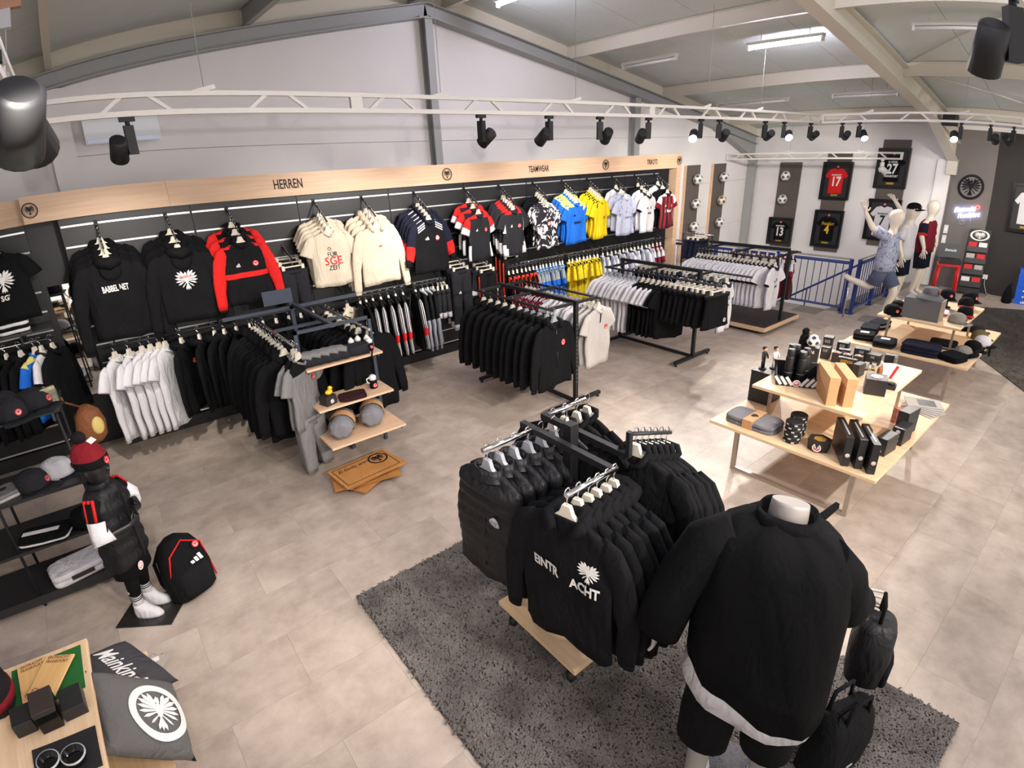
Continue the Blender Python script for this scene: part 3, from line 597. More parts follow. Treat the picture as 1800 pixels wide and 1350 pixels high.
K['blue'] = garment(.74, .26, (BLU, cloth('pale_yellow', (206, 196, 112))), 'short', 'crew', seed=10, zone=lambda x, z, f: 1 if z > -.14 and abs(x) > .08 else 0, szone=lambda t, a: 1 if t < .2 else 0, prints=[pr_text('indeed', -.40, .045, NAVY, 0, .9, .02), ('sport_mark', bars(.04, .03), -.08, -.3, NAVY, .006)])
K['yellow'] = garment(.72, .25, (YEL, BLK), 'short', 'crew', seed=11, zone=lambda x, z, f: 1 if z > -.19 and int((abs(x) + z * .3) * 40) % 2 == 0 and abs(x) > .07 else 0, prints=[pr_text('CC', -.38, .04, black_print, .05, .8, .02)])
K['yellow_print'] = garment(.72, .25, (YELP, BLK), 'short', 'crew', seed=12, zone=lambda x, z, f: 1 if z > -.19 and int((abs(x) + z * .3) * 40) % 2 == 0 and abs(x) > .07 else 0)
K['lavender'] = garment(.74, .26, (LAV, LAVP), 'short', 'crew', seed=13, zone=lambda x, z, f: 1 if abs(x) > .1 and z > -.5 else 0, szone=lambda t, a: 0, prints=[pr_text('indeed', -.43, .045, GRY, 0, .9, .015), pr_crest(0, -.34, .026, [LAVP, SILV]), pr_bars(0, -.28, .04, SILV)])
K['white_jersey'] = garment(.76, .25, (WHT, BLK, LAV), 'short', 'polo', seed=15, szone=lambda t, a: 1 if t > .7 else 0, zone=lambda x, z, f: 2 if abs(x) > .235 else 0, prints=[pr_text('indeed', -.41, .045, DGR, 0, .9, .015), pr_crest(.09, -.32, .028, [WHT, SILV]), pr_bars(-.08, -.33, .045, DGR)], collar_m=DGR)
K['striped'] = garment(.74, .25, (STRIPED, WHT, MAR), 'short', 'crew', seed=16, zone=lambda x, z, f: 1 if z > -.175 and abs(x) > .08 else 0, szone=lambda t, a: 1 if t < .3 else 2, prints=[pr_text('indeed', -.42, .055, white_print, 0, .95, .025), pr_crest(.09, -.33, .034), pr_bars(-.08, -.34, .055)], collar_m=BLK)
K['white_tee'] = garment(.95, .29, (WHT,), 'short', 'crew', seed=17, fold=.022, prints=[pr_text('EIN', -.36, .05, DGR, 0, .8, .0)])
K['black_hood'] = garment(.85, .27, (BLK,), 'long', 'hood', seed=18, prints=[pr_crest(.1, -.33, .03)])
K['stripe_jacket'] = garment(.84, .26, (BLK2, WHT, RED), 'long', 'jacket', seed=19, sl=.80, szone=lambda t, a: (1 if int(a * 16) % 2 == 1 else 0) if t < .5 or t > .7 else 2)
K['black_jacket'] = garment(.86, .27, (BLK,), 'long', 'jacket', seed=20, sl=.82)
K['grey_jacket'] = garment(.84, .26, (SILV, BLK2), 'long', 'jacket', seed=21, sl=.82, zone=lambda x, z, f: 1 if z > -.4 else 0, szone=lambda t, a: 1 if t < .4 else 0)
K['redblack_polo'] = garment(.72, .25, (BLK, ORR), 'short', 'polo', seed=22, zone=lambda x, z, f: 1 if z > -.22 and abs(x) > .1 else 0, szone=lambda t, a: 1 if t < .7 and int(a * 16) in (2, 3, 9, 10) else 0)
K['blue_rail'] = garment(.72, .25, (BLU, cloth('pale_yellow', (206, 196, 112))), 'short', 'crew', seed=23, zone=lambda x, z, f: 1 if z > -.2 and int(abs(x) * 60) % 2 else 0, szone=lambda t, a: (1 if int(a * 16) % 2 else 0) if t < .5 else 0)
K['maroon'] = garment(.74, .25, (MAR, WHT, BLK), 'short', 'crew', seed=24, zone=lambda x, z, f: 1 if z > -.18 and abs(x) > .1 else 0, szone=lambda t, a: 1 if t < .35 else 0, prints=[pr_text('indeed', -.42, .05, white_print, 0, .95, .02)])
K['pants_stripe'] = pants(1.0, (DGR, WHT), lambda t, a, sg: 1 if t > .8 or (sg > 0 and (a < .1 or a > .95)) else 0, seed=1, prints=[('sport_mark', bars(.05, .04), -.07, -.45, white_print, 0)])
K['pants_dark'] = pants(1.0, (DGR,), seed=2)
K['pants_red'] = pants(.95, (BLK2, ORR), lambda t, a, sg: 1 if (a < .1 or a > .92) and sg > 0 or .42 < a < .55 and sg < 0 else 0, seed=3)
K['sweatpants'] = pants(.68, (GRY,), seed=4, w=.2)
K['shorts_black'] = pants(.55, (BLK,), short=True, seed=5, w=.25, prints=[('badge', crest(.03), .12, -.46, [white_print, SILV], 0)])
K['shorts_two'] = pants(.5, (DGR, WHT), lambda t, a, sg: 1 if t > .78 else 0, short=True, seed=6, w=.22)
K['shorts_navy'] = pants(.48, (NAVY,), short=True, seed=7, w=.23)
K['vest'] = garment(.78, .265, (NYL,), None, 'tall', seed=25, quilt=.075, thick=.85, fold=.008, prints=[pr_crest(.1, -.36, .034, [white_print, SILV]), ('zip', MB().box(-.004, .004, -.004, 0, -.55, 0), 0, -.15, blackm, .003)], clip_m=hangerg_m)
K['hood_print'] = garment(.84, .27, (BLK,), 'long', 'hood', seed=26, slack=.02, prints=[('lettering', dense(text('EINTR', .055, .75, .03, .001), 1), -.09, -.39, white_print, .008), ('lettering', dense(text('ACHT', .055, .75, .03, .001), 1), .125, -.43, white_print, .008), ('eagle_print', dense(eagle(.06), 1), .14, -.33, white_print, .007)])
K['hood_zip'] = garment(.84, .27, (BLK,), 'long', 'hood', seed=27, clip_m=hangerg_m, prints=[pr_crest(.1, -.34, .036), ('zip', MB().box(-.003, .003, -.004, 0, -.45, 0), 0, -.18, chrome, .003)])
K['tee_black'] = garment(.80, .26, (BLK, WHT), 'short', 'crew', seed=28, fold=.016)
K['tee_two'] = garment(.80, .26, (BLK, WHT), 'short', 'crew', seed=29, szone=lambda t, a: 1, zone=lambda x, z, f: 1 if abs(x) > .2 and z > -.35 else 0)
K['tee_white_plain'] = garment(.82, .26, (WHT,), 'short', 'crew', seed=30, fold=.016, clip_m=hangerg_m)
K['polo_grey'] = garment(.78, .27, (LGR, GRY), 'short', 'polo', seed=31, prints=[pr_crest(.12, -.34, .03), ('placket', MB().box(-.012, .012, -.003, 0, -.12, 0), 0, -.15, DGR, .003)])
K['polo_dark'] = garment(.74, .25, (GRY, BLK), 'short', 'crew', seed=36, szone=lambda t, a: 0, zone=lambda x, z, f: 1 if z > -.2 else 0, prints=[pr_crest(.1, -.3, .03)])
K['polo_maroon'] = garment(.76, .26, (MAR, WHT), 'short', 'polo', seed=32, zone=lambda x, z, f: 1 if z > -.19 and int(abs(x) * 50) % 2 else 0)
K['jacket_long'] = garment(.95, .28, (BLK,), 'long', 'jacket', seed=33, sl=.84)
K['hoodie_grey'] = garment(.82, .26, (GRY,), 'long', 'hood', seed=34)
K['hood_greyhang'] = garment(.85, .27, (BLK,), 'long', 'hood', seed=35, clip_m=hangerg_m)

K['tee_graphic'] = garment(.76, .26, (BLK,), 'short', 'crew', seed=37, prints=[('eagle_print', dense(eagle(.12), 1), 0, -.36, white_print, .006), pr_text('SGE', -.52, .05, white_print, 0, .9, .03)])
def arm(x, z, L, drop, label, y=YW, group='waterfall arms of the slat wall', dx=0.0):
    t = thing('waterfall_arm', label, 'display arm', (x, y, z), 0, group); b = MB(); b.box(-.02, .02, -.012, 0, -.06, .03); b.obj('bracket', blackm, t)
    b = MB(); b.tube([(0, 0, 0), (dx, -L, -drop)], .009, 6); b.obj('arm', blackm, t)
    for i in range(6):
        q = .12 + .15 * i; b = MB(); b.cyl((dx * q, -L * q, -drop * q + .006), (dx * q, -L * q, -drop * q + .026), .006, 6); b.obj('stud', chrome, t)
NM = {'garment': 0}
def cascade(x, kinds, nm, lab_front, lab_back, cat, dxn=0.0, z=2.42, L=.36, drop=.22, front=None, spread=0.0, n=None):
    """garments on one sloping arm; the last one hangs in front"""
    n = len(kinds); grp = lab_back
    for i, kk in enumerate(kinds):
        q = .28 + .66 * i / max(1, n - 1); fr = i == n - 1
        K[kk].put(nm, lab_front if fr else nth(lab_back, i, n - 1, 'wall'), cat, (x + dxn * q + (random.uniform(-.012, .012) if not fr else 0), YW - L * q, z - drop * q - .006), R(random.uniform(-5, 5) + (spread if fr else spread * .6)), None if fr else grp)
arms = [(.13, 2.42), (.78, 2.42), (1.4, 2.42), (2.4, 2.42), (3.03, 2.42), (3.8, 2.42), (4.63, 2.42), (5.27, 2.42), (5.96, 2.42), (6.6, 2.42), (7.2, 2.42), (7.85, 2.42), (8.48, 2.42), (9.07, 2.42)]
ARMN = ['lettered black hoodie', 'white-eagle hoodie', 'black and red track jersey', 'cream t-shirt', 'cream hoodie', 'red-sleeved track jackets', 'red-shouldered training shirt', 'red-shouldered polo shirts', 'swirl-print shirt', 'blue shirts', 'yellow shirts', 'lavender shirt', 'white shirt near the end', 'maroon striped shirt']
for i, (x, z) in enumerate(arms): arm(x, z, .37, .225, 'black studded display arm above the ' + ARMN[i])
cascade(.13, ['black_hood'] * 3 + ['hoodie_text'], 'hanging_hoodie', 'black hoodie with white block lettering across the back, leftmost on the wall', 'plain black hoodie hanging behind the lettered one', 'hoodie', spread=8)
cascade(.78, ['black_hood'] * 2 + ['hoodie_eagle'], 'hanging_hoodie', 'black hoodie with a white eagle print on the back', 'plain black hoodie hanging behind the white-eagle one', 'hoodie', spread=6)
cascade(1.4, ['track_red'] * 3, 'hanging_track_jersey', 'black track top with red sleeves and a red chest band', 'black and red track top hanging behind the front one', 'track top', spread=4)
cascade(2.4, ['cream_tee_plain'] * 4 + ['cream_tee'], 'hanging_t_shirt', 'cream t-shirt with red and black lettering', 'cream t-shirt hanging behind the lettered one', 't-shirt', spread=5)
cascade(3.03, ['cream_hood'] * 4, 'hanging_hoodie', 'cream hoodie in front, with a tiny red chest print', 'cream hoodie hanging behind the front cream one', 'hoodie', spread=5)
cascade(3.8, ['track_jacket'] * 5, 'hanging_track_jacket', 'front black track jacket with red sleeves and white shoulder stripes', 'black and red track jacket hanging behind the front one', 'track jacket', spread=6)
cascade(4.63, ['train_tee'] * 3, 'hanging_training_shirt', 'front dark training shirt with red shoulders and white sleeves', 'training shirt with red shoulders and white sleeves behind the front one', 'training shirt', spread=10)
cascade(5.27, ['train_polo'] * 6, 'hanging_polo_shirt', 'front dark polo shirt with red shoulders and white side flashes', 'dark polo shirt with red shoulders stacked behind the front one', 'polo shirt', spread=8)
cascade(5.96, ['tee_black'] * 3 + ['swirl'] * 3, 'hanging_football_shirt', 'front football shirt with black and white swirls', 'black patterned shirt stacked behind the swirl-print one', 'football shirt', spread=6)
cascade(6.6, ['blue'] * 6, 'hanging_football_shirt', 'front bright blue football shirt with pale yellow shoulders', 'blue football shirt stacked behind the front blue one', 'football shirt', spread=6)
cascade(7.2, ['yellow'] * 6, 'hanging_football_shirt', 'front bright yellow football shirt with black shoulder stripes', 'yellow football shirt stacked behind the front yellow one', 'football shirt', spread=14)
cascade(7.85, ['white_jersey', 'lavender', 'lavender'], 'hanging_football_shirt', 'pale lavender patterned football shirt', 'pale shirt hanging behind the lavender patterned one', 'football shirt', spread=4)
cascade(8.48, ['tee_black', 'white_jersey', 'white_jersey', 'white_jersey'], 'hanging_football_shirt', 'white football shirt between the lavender and the maroon striped one', 'shirt hanging behind the white one near the right end', 'football shirt', spread=12)
cascade(9.07, ['white_jersey', 'tee_black', 'striped'], 'hanging_football_shirt', 'maroon and black striped football shirt with white lettering', 'shirt hanging behind the maroon striped one', 'football shirt', spread=4)
# low waterfall arms with trousers
for x, z, kk, lab, labb in ((1.93, 1.90, ['pants_dark'] * 3, 'dark trousers hanging beside the cream tee', 'dark trousers behind the front pair beside the cream tee'), (4.3, 1.52, ['pants_stripe'] * 3, 'dark trousers with white side stripe and white hems', 'striped trousers behind the front pair'),
        (4.78, 1.42, ['shorts_two'] * 2 + ['pants_red'], 'dark trousers with one thin red stripe, lower pair', 'dark shorts behind the thin-striped trousers'), (5.25, 1.56, ['pants_red'] * 3, 'dark trousers with orange-red side stripes below the polo shirts', 'orange-striped trousers behind the front pair')):
    arm(x, z + .03, .3, .12, 'short black display arm carrying the ' + lab, group='short trouser arms'); n = len(kk)
    for i, q in enumerate(kk): K[q].put('hanging_trousers', lab if i == n - 1 else nth(labb, i, n - 1, 'wall'), 'trousers', (x, YW - .09 - .09 * i, z - .03 - .036 * i), R(random.uniform(-6, 6)), None if i == n - 1 else labb)

# rails along the slat wall
def wall_rail(x0, x1, label, z=1.22, y=6.6):
    t = thing('hanging_rail', label, 'rail', (x0, YW, z)); b = MB(); b.cyl((0, y - YW, 0), (x1 - x0, y - YW, 0), .013); b.obj('rail_tube', blackm, t)
    for x in (.06, x1 - x0 - .06): b = MB(); b.tube([(x, 0, .14), (x, -.05, .12), (x, y - YW, 0)], .010, 6); b.obj('bracket', blackm, t)
def rail_row(kk, xs, nm, lab, cat, y=6.6, z=1.233, a=80, jit=8, grp=None):
    for i, x in enumerate(xs): K[kk if isinstance(kk, str) else kk[i % len(kk)]].put(nm, nth(lab, i, len(xs), 'left'), cat, (x, y + random.uniform(-.01, .01), z), R(a + random.uniform(-jit, jit)), (grp or lab) if len(xs) > 1 else None)
def lin(a, b, n): return [a + (b - a) * i / max(1, n - 1) for i in range(n)]
wall_rail(-.08, .5, 'black wall rail with the white t-shirts'); wall_rail(.52, 1.06, 'black wall rail with black hoodies right of the white tees'); wall_rail(1.1, 2.1, 'black wall rail behind the navy shelf rack'); wall_rail(2.45, 3.35, 'black wall rail below the cream hoodie'); wall_rail(3.45, 4.0, 'black wall rail below the track jackets')
wall_rail(5.1, 6.35, 'black wall rail with red-trimmed and blue shirts'); wall_rail(6.4, 7.2, 'black wall rail with yellow shirts'); wall_rail(7.25, 9.1, 'black wall rail with white shirts at the right end')
rail_row('white_tee', [-.05, .08, .2, .28, .36, .42], 'hanging_t_shirt', 'long white t-shirt on the wall rail beside the mirror', 't-shirt', a=58, jit=10)
rail_row('black_hood', [.58, .76, .92, 1.02], 'hanging_hoodie', 'black hoodie on the wall rail right of the white tees', 'hoodie', a=66, jit=6)
rail_row(['black_jacket', 'black_hood'], lin(1.15, 2.05, 7), 'hanging_jacket', 'black jacket on the wall rail behind the navy shelf rack', 'jacket', a=70)
rail_row('cream_tee', [2.5], 'hanging_t_shirt', 'cream t-shirt seen edge-on on the wall rail behind the shelf rack', 't-shirt', a=52)
rail_row('black_jacket', [2.68, 2.76], 'hanging_jacket', 'plain black jacket beside the edge-on cream tee', 'jacket', a=70)
rail_row('stripe_jacket', lin(2.86, 3.3, 5), 'hanging_track_jacket', 'black track jacket with white-striped sleeves on the wall rail', 'track jacket', a=72, jit=4)
rail_row('stripe_jacket', [3.5], 'hanging_track_jacket', 'single black track jacket with a red elbow, left on its short rail', 'track jacket', a=70)
rail_row('grey_jacket', [3.62, 3.7, 3.78], 'hanging_jacket', 'grey and black training jacket on the wall rail', 'jacket', a=66, jit=4)
rail_row('shorts_two', [3.86, 3.92, 3.98], 'hanging_shorts', 'dark shorts with white hems on the wall rail', 'shorts', a=66)
rail_row('redblack_polo', lin(5.15, 5.65, 7), 'hanging_polo_shirt', 'black polo shirt with orange-red shoulders on the wall rail', 'polo shirt', a=66, jit=4)
rail_row('blue_rail', lin(5.72, 6.3, 9), 'hanging_football_shirt', 'blue shirt with yellow stripes on the wall rail', 'football shirt', a=58, jit=6)
rail_row(['yellow_print', 'yellow'], lin(6.45, 7.15, 9), 'hanging_football_shirt', 'yellow shirt on the wall rail', 'football shirt', a=50, jit=10)
rail_row(['lavender', 'white_jersey'], lin(7.3, 8.6, 13), 'hanging_football_shirt', 'white shirt on the wall rail near the right end', 'football shirt', a=56, jit=8)
rail_row('maroon', [8.72, 8.84, 8.95], 'hanging_football_shirt', 'maroon shirt on the wall rail at the right end', 'football shirt', a=50, jit=6)
# ---------------------------------------------------------------- free-standing racks
def rack(label, c, y0, y1, zt, zr, off, m, foot=.42, rails=None, posts=None, base=None, rail_y=None):
    t = thing('clothes_rack', label, 'clothes rack', (c, (y0 + y1) / 2, 0)); h = (y1 - y0) / 2; cy = (y0 + y1) / 2
    def P(nm, *a): b = MB(); b.box(*a); return b.obj(nm, m, t)
    P('top_bar', -.02, .02, -h, h, zt - .045, zt)
    for y in (posts or (-h + .03, h - .03)):
        p = P('post', -.022, .022, y - .022, y + .022, .03, zt - .045)
        bb = MB(); [bb.box(-.006, .006, y - .0235, y - .0225, z, z + .02) for z in [.3 + .05 * i for i in range(int((zt - .5) / .05))]]; q = bb.obj('slots', mat('slot_grey', (95, 95, 98), .5), p); q['kind'] = 'stuff'
        P('foot', -foot, foot, y - .022, y + .022, .03, .07)
        for x in (-foot + .03, foot - .03): b = MB(); b.lathe([(.02, 0), (.02, .012), (.008, .014), (.008, .03)], 10, (x, y, 0)); b.obj('levelling_foot', blackm, t)
    P('floor_bar', -.018, .018, -h, h, .035, .075)
    for s in rails or (-1, 1):
        a, e = rail_y or (y0, y1); b = MB(); b.cyl((s * off, a - cy, zr), (s * off, e - cy, zr), .014); b.obj('hanging_rail', m, t)
        for y in (-h + .06, h * .1, h - .06): b = MB(); b.box(min(0, s * off), max(0, s * off), y - .012, y + .012, zr - .012, zr + .02); b.obj('cross_arm', m, t)
    if base:
        b = MB(); b.box(*base, .08, .125); b.obj('base_deck', wood('dark_deck', (48, 42, 38), (58, 50, 46)), t); x0, x1, q0, q1 = base
        for a in ((x0 - .01, x1 + .01, q0 - .015, q0), (x0 - .01, x1 + .01, q1, q1 + .015), (x0 - .015, x0, q0, q1), (x1, x1 + .015, q0, q1)): b = MB(); b.box(*a, .06, .128); b.obj('base_edge', oak, t)
    return t
def yrow(kk, x, ys, z, nm, lab, cat, a=0, jit=7, grp=True, front=None, fname=None):
    for i, y in enumerate(ys):
        fr = sorted(ys).index(y); K[kk if isinstance(kk, str) else kk[i % len(kk)]].put(nm, nth(lab, fr, len(ys), 'front'), cat, (x + random.uniform(-.008, .008), y, z + .013), R(a + random.uniform(-jit, jit)), lab if grp and len(ys) > 1 else None)
rack('black rack with the black hoodies in the middle of the shop', 4.2, 4.16, 5.6, 1.29, 1.25, .38, blackm)
yrow('black_hood', 3.82, lin(5.42, 4.72, 6), 1.25, 'hanging_hoodie', 'black hoodie on a cream hanger on the middle rack', 'hoodie', -8)
yrow('hood_greyhang', 3.82, lin(4.6, 4.26, 4), 1.25, 'hanging_hoodie', 'black hoodie on a grey hanger behind the zip hoodie', 'hoodie', -8)
yrow('hood_zip', 3.82, [4.15], 1.25, 'hanging_hoodie', 'black zip hoodie with a red and white badge, front of the middle rack', 'hoodie', 8, 1)
yrow('polo_maroon', 4.58, lin(5.5, 5.0, 7), 1.25, 'hanging_polo_shirt', 'maroon polo shirt at the back of the middle rack', 'polo shirt', 6)
yrow('tee_white_plain', 4.58, lin(4.92, 4.5, 6), 1.25, 'hanging_polo_shirt', 'pale shirt between the maroon and the grey polos', 'polo shirt', 6)
yrow('polo_grey', 4.58, [4.36, 4.28], 1.25, 'hanging_polo_shirt', 'light grey polo shirt behind the front grey polo', 'polo shirt', 8, 4)
yrow('polo_grey', 4.58, [4.2], 1.25, 'hanging_polo_shirt', 'front light grey polo shirt with a red badge', 'polo shirt', 12, 1)
rack('black rack with the white t-shirts and black shorts', 6.5, 4.08, 5.5, 1.31, 1.22, .36, blackm, rail_y=(3.55, 5.5))
yrow('tee_white_plain', 6.14, lin(5.45, 4.86, 8), 1.22, 'hanging_t_shirt', 'plain white t-shirt on the black rack', 't-shirt', -20, 4)
yrow('tee_two', 6.14, lin(4.78, 4.42, 5), 1.22, 'hanging_t_shirt', 'black t-shirt with white sleeves on the black rack', 't-shirt', -20, 4)
yrow('tee_black', 6.14, [4.36, 4.3], 1.22, 'hanging_t_shirt', 'black t-shirt beside the black shorts', 't-shirt', -20, 4)
yrow('shorts_black', 6.14, lin(4.22, 3.7, 7), 1.22, 'hanging_shorts', 'black shorts on clip hangers on the rack', 'shorts', -14, 5)
yrow('shorts_black', 6.14, [3.6], 1.22, 'hanging_shorts', 'frontmost black shorts with a pale round badge', 'shorts', -4, 2)
yrow('shorts_navy', 6.86, lin(5.4, 4.7, 9), 1.22, 'hanging_shorts', 'navy shorts on the far side of the black rack', 'shorts', 10)
yrow(['white_jersey', 'shorts_navy'], 6.86, lin(4.6, 3.9, 9), 1.22, 'hanging_shirt', 'navy and white piece on the far side of the black rack', 'shirt', 10)
t = thing('clear_pouch', 'clear plastic pouch with a red print hanging beside the black shorts', 'pouch', (6.3, 3.66, 1.235)); b = MB(); b.tube([(0, 0, -.06), (0, 0, -.02), (0, .015, .0), (0, .0, .012), (0, -.012, .0)], .003, 6); b.obj('hook', chrome, t); b = MB(); b.box(-.09, .09, -.012, .012, -.3, -.05); b.obj('pouch_film', mat('pouch_film', (214, 196, 192), .2, alpha=.5), t); b = MB(); b.box(-.06, .06, -.0135, -.0125, -.26, -.12); b.obj('print', mat('pouch_print', (190, 110, 104), .5), t)
rack('black rack with the white football shirts and dark base', 8.85, 4.0, 5.45, 1.31, 1.2, .4, blackm, foot=.5, base=(-.62, .55, -.78, .72), posts=(-.72,))
yrow('white_jersey', 8.45, lin(5.4, 4.1, 20), 1.2, 'hanging_football_shirt', 'white football shirt in the long row on the far rack', 'football shirt', -22, 5)
yrow('white_jersey', 8.45, [4.02], 1.2, 'hanging_football_shirt', 'frontmost white football shirt on the far rack', 'football shirt', 10, 1)
yrow('maroon', 9.25, lin(5.2, 4.25, 7), 1.2, 'hanging_football_shirt', 'maroon shirt on the hidden side of the far rack', 'football shirt', 14)
yrow('striped', 9.25, [4.12], 1.2, 'hanging_football_shirt', 'maroon shirt peeking out beside the post of the far rack', 'football shirt', 24, 1)
yrow('shorts_navy', 9.6, [6.1, 6.2, 6.3], 1.28, 'hanging_shorts', 'navy shorts with a white tag behind the far racks', 'shorts', -10)
t = thing('small_rail', 'chrome rail holding the navy shorts in front of the ball panels', 'rail', (9.6, 6.2, 0)); b = MB(); b.cyl((0, -.35, 1.28), (0, .35, 1.28), .012); b.obj('rail_tube', chrome, t)
for y in (-.33, .33): b = MB(); b.cyl((0, y, 0), (0, y, 1.28), .014); b.box(-.2, .2, y - .02, y + .02, 0, .03); b.obj('stand', blackm, t)

# navy rack with the shelf end
t = thing('shelf_rack', 'navy steel rack with oak shelves at its end', 'rack', (1.72, 5.0, 0))
def NP(nm, *a, m=navy_steel): b = MB(); b.box(*a); return b.obj(nm, m, t)
for x in (-.37, .37): NP('post', x - .016, x + .016, -.016, .016, 0, 1.4)
NP('front_bar', -.386, .386, -.016, .016, 1.37, 1.4); NP('spine_bar', -.02, .02, 0, 1.25, 1.36, 1.395); NP('rear_bar', -.75, .75, 1.2, 1.235, 1.33, 1.365)
for x in (-.02,): NP('rear_post', x - .02, x + .02, 1.2, 1.24, 0, 1.4)
NP('sign_plate', -.3, .02, 1.24, 1.25, 1.4, 1.56)
for x in (-.43, .30): b = MB(); b.cyl((x, -.15, 1.3), (x, 1.22, 1.3), .014); b.obj('hanging_rail', chrome, t)
for x in (-.43, .30): NP('rail_arm', min(x, 0), max(x, 0), .5, .53, 1.29, 1.32)
NP('floor_bar', -.02, .02, 0, 1.25, .02, .06)
for z, yf, d in ((1.07, -.2, .3), (.70, -.34, .36), (.38, -.52, .5)):
    b = MB(); b.box(-.385, .385, yf, yf + d, z - .022, z); b.obj('shelf', oak, t)
    for x in (-.36, .36): NP('shelf_bracket', x - .008, x + .008, yf + .05, 0, z - .06, z - .022)
b = MB(); b.cyl((-.43, -.2, .72), (-.43, .5, .72), .012); b.obj('lower_rail', chrome, t)
yrow('sweatpants', 1.3, [4.84, 4.92, 5.0], .72, 'hanging_trousers', 'grey sweatpants on the lower rail of the navy rack', 'trousers', 30, 8)
yrow('polo_dark', 1.3, [4.86, 4.93, 5.0], 1.3, 'hanging_polo_shirt', 'grey shirt with a red badge on the navy rack', 'polo shirt', 40, 5)
yrow(['black_hood', 'jacket_long'], 1.24, lin(5.08, 6.1, 11), 1.3, 'hanging_hoodie', 'black hoodie on the left side of the navy rack', 'hoodie', 14)
yrow('jacket_long', 2.04, lin(5.2, 6.1, 8), 1.3, 'hanging_jacket', 'black jacket on the right side of the navy rack', 'jacket', 8)
yrow('jacket_long', 2.1, [5.08], 1.3, 'hanging_jacket', 'long black jacket sticking out beside the oak shelves', 'jacket', 14, 1)

# front four-way rack on the rug
t = thing('four_way_rack', 'black four-way rack with chrome arms on the shaggy rug', 'clothes rack', (1.8, 1.83, .012))
def FP(nm, *a, m=blackm): b = MB(); b.box(*a); return b.obj(nm, m, t)
FP('post', -.03, .03, -.03, .03, .1, 1.47); FP('spine_bar', -.105, -.07, -.38, .3, 1.37, 1.405); FP('spine_bar', .05, .085, -.34, .3, 1.37, 1.405)
for x0, x1, y in ((-.44, -.07, .2), (.06, .4, .28), (-.40, -.06, -.38)): b = MB(); b.cyl((x0, y, 1.39), (x1, y, 1.39), .014, 12); b.obj('chrome_arm', chrome, t); 
FP('riser', .05, .075, -.36, -.335, 1.39, 1.53); b = MB(); b.tube([(.06, -.35, 1.52), (.36, -.38, 1.43)], .011, 8); b.obj('sloping_arm', blackm, t)
b = MB(); b.box(-.31, .31, -.36, .33, .14, .17); b.obj('base_board', oaky, t)
FP('base_frame', -.28, .28, -.3, -.27, .09, .14); FP('base_frame', -.28, .28, .24, .27, .09, .14)
for x in (-.26, .26):
    for y in (-.28, .25): b = MB(); b.lathe([(.028, 0), (.03, .02), (.028, .05), (.01, .055), (.01, .09)], 12, (x, y, 0)); b.obj('castor', blackm, t)
def xrow(kk, xs, y, z, nm, lab, cat, a=-90, jit=5):
    for i, x in enumerate(xs): K[kk if isinstance(kk, str) else kk[i % len(kk)]].put(nm, nth(lab, i, len(xs), 'left'), cat, (x, y + random.uniform(-.006, .006), z + .013), R(a + random.uniform(-jit, jit)), lab if len(xs) > 1 else None)
xrow('vest', [1.385], 2.03, 1.402, 'puffer_vest', 'front black puffer vest with a round white badge', 'vest', -84, 1)
xrow('vest', lin(1.47, 1.95, 6), 2.03, 1.402, 'puffer_vest', 'black puffer vest in the row behind the badge vest', 'vest', -84, 4)
xrow('hood_print', [1.41], 1.45, 1.402, 'hanging_hoodie', 'black hoodie with white arched lettering on the front rack', 'hoodie', -78, 1)
xrow('black_hood', lin(1.48, 1.72, 5), 1.45, 1.402, 'hanging_hoodie', 'black hoodie right behind the lettered one on the front rack', 'hoodie', -80, 3)
xrow('jacket_long', lin(1.92, 2.22, 4), 2.11, 1.402, 'hanging_jacket', 'dark jacket at the far corner of the front rack', 'jacket', -86, 5)
for i, q in enumerate(lin(.15, .9, 6)): K['jacket_long'].put('hanging_jacket', nth('long black jacket on the sloping arm of the front rack', i, 6, 'left'), 'jacket', (1.86 + .3 * q, 1.48 - .03 * q, 1.545 - .09 * q), R(-84 + random.uniform(-4, 4)), 'jackets on the sloping arm')

# ---------------------------------------------------------------- two-tier oak tables
tleg = mat('champagne_steel', (176, 164, 150), .4, .6)
def two_tier(label, x0, x1, y0, y1, u0, u1, v0, v1, zl=.5, zu=.85):
    t = thing('display_table', label, 'table', ((x0 + x1) / 2, (y0 + y1) / 2, 0)); cx, cy = (x0 + x1) / 2, (y0 + y1) / 2
    b = MB(); b.box(x0 - cx, x1 - cx, y0 - cy, y1 - cy, zl - .03, zl); ob('lower_top', b.mesh('lower_top', oaky), t, bevel=.004)
    b = MB(); b.box(u0 - cx, u1 - cx, v0 - cy, v1 - cy, zu - .028, zu); ob('upper_top', b.mesh('upper_top', oaky), t, bevel=.004)
    for x in (x0 + .17 - cx, x1 - .17 - cx):
        b = MB(); q0, q1 = y0 + .18 - cy, y1 - .18 - cy; b.box(x - .018, x + .018, q0, q0 + .036, 0, zl - .03); b.box(x - .018, x + .018, q1 - .036, q1, 0, zl - .03); b.box(x - .018, x + .018, q0 + .036, q1 - .036, 0, .03); b.box(x - .018, x + .018, q0 + .036, q1 - .036, zl - .06, zl - .03); b.obj('leg_frame', tleg, t)
    for x in (u0 + .2 - cx, u1 - .2 - cx):
        for y in (v0 + .08 - cy, v1 - .1 - cy): b = MB(); b.box(x - .012, x + .012, y, y + .024, zl, zu - .05); b.obj('upper_leg', tleg, t)
        b = MB(); b.box(x - .012, x + .012, v0 + .08 - cy, v1 - .076 - cy, zu - .05, zu - .028); b.obj('upper_rail', tleg, t)
    return t
two_tier('two-tier oak table with gift items on the right', 4.12, 6.06, .96, 2.36, 4.37, 5.81, 1.21, 2.13)
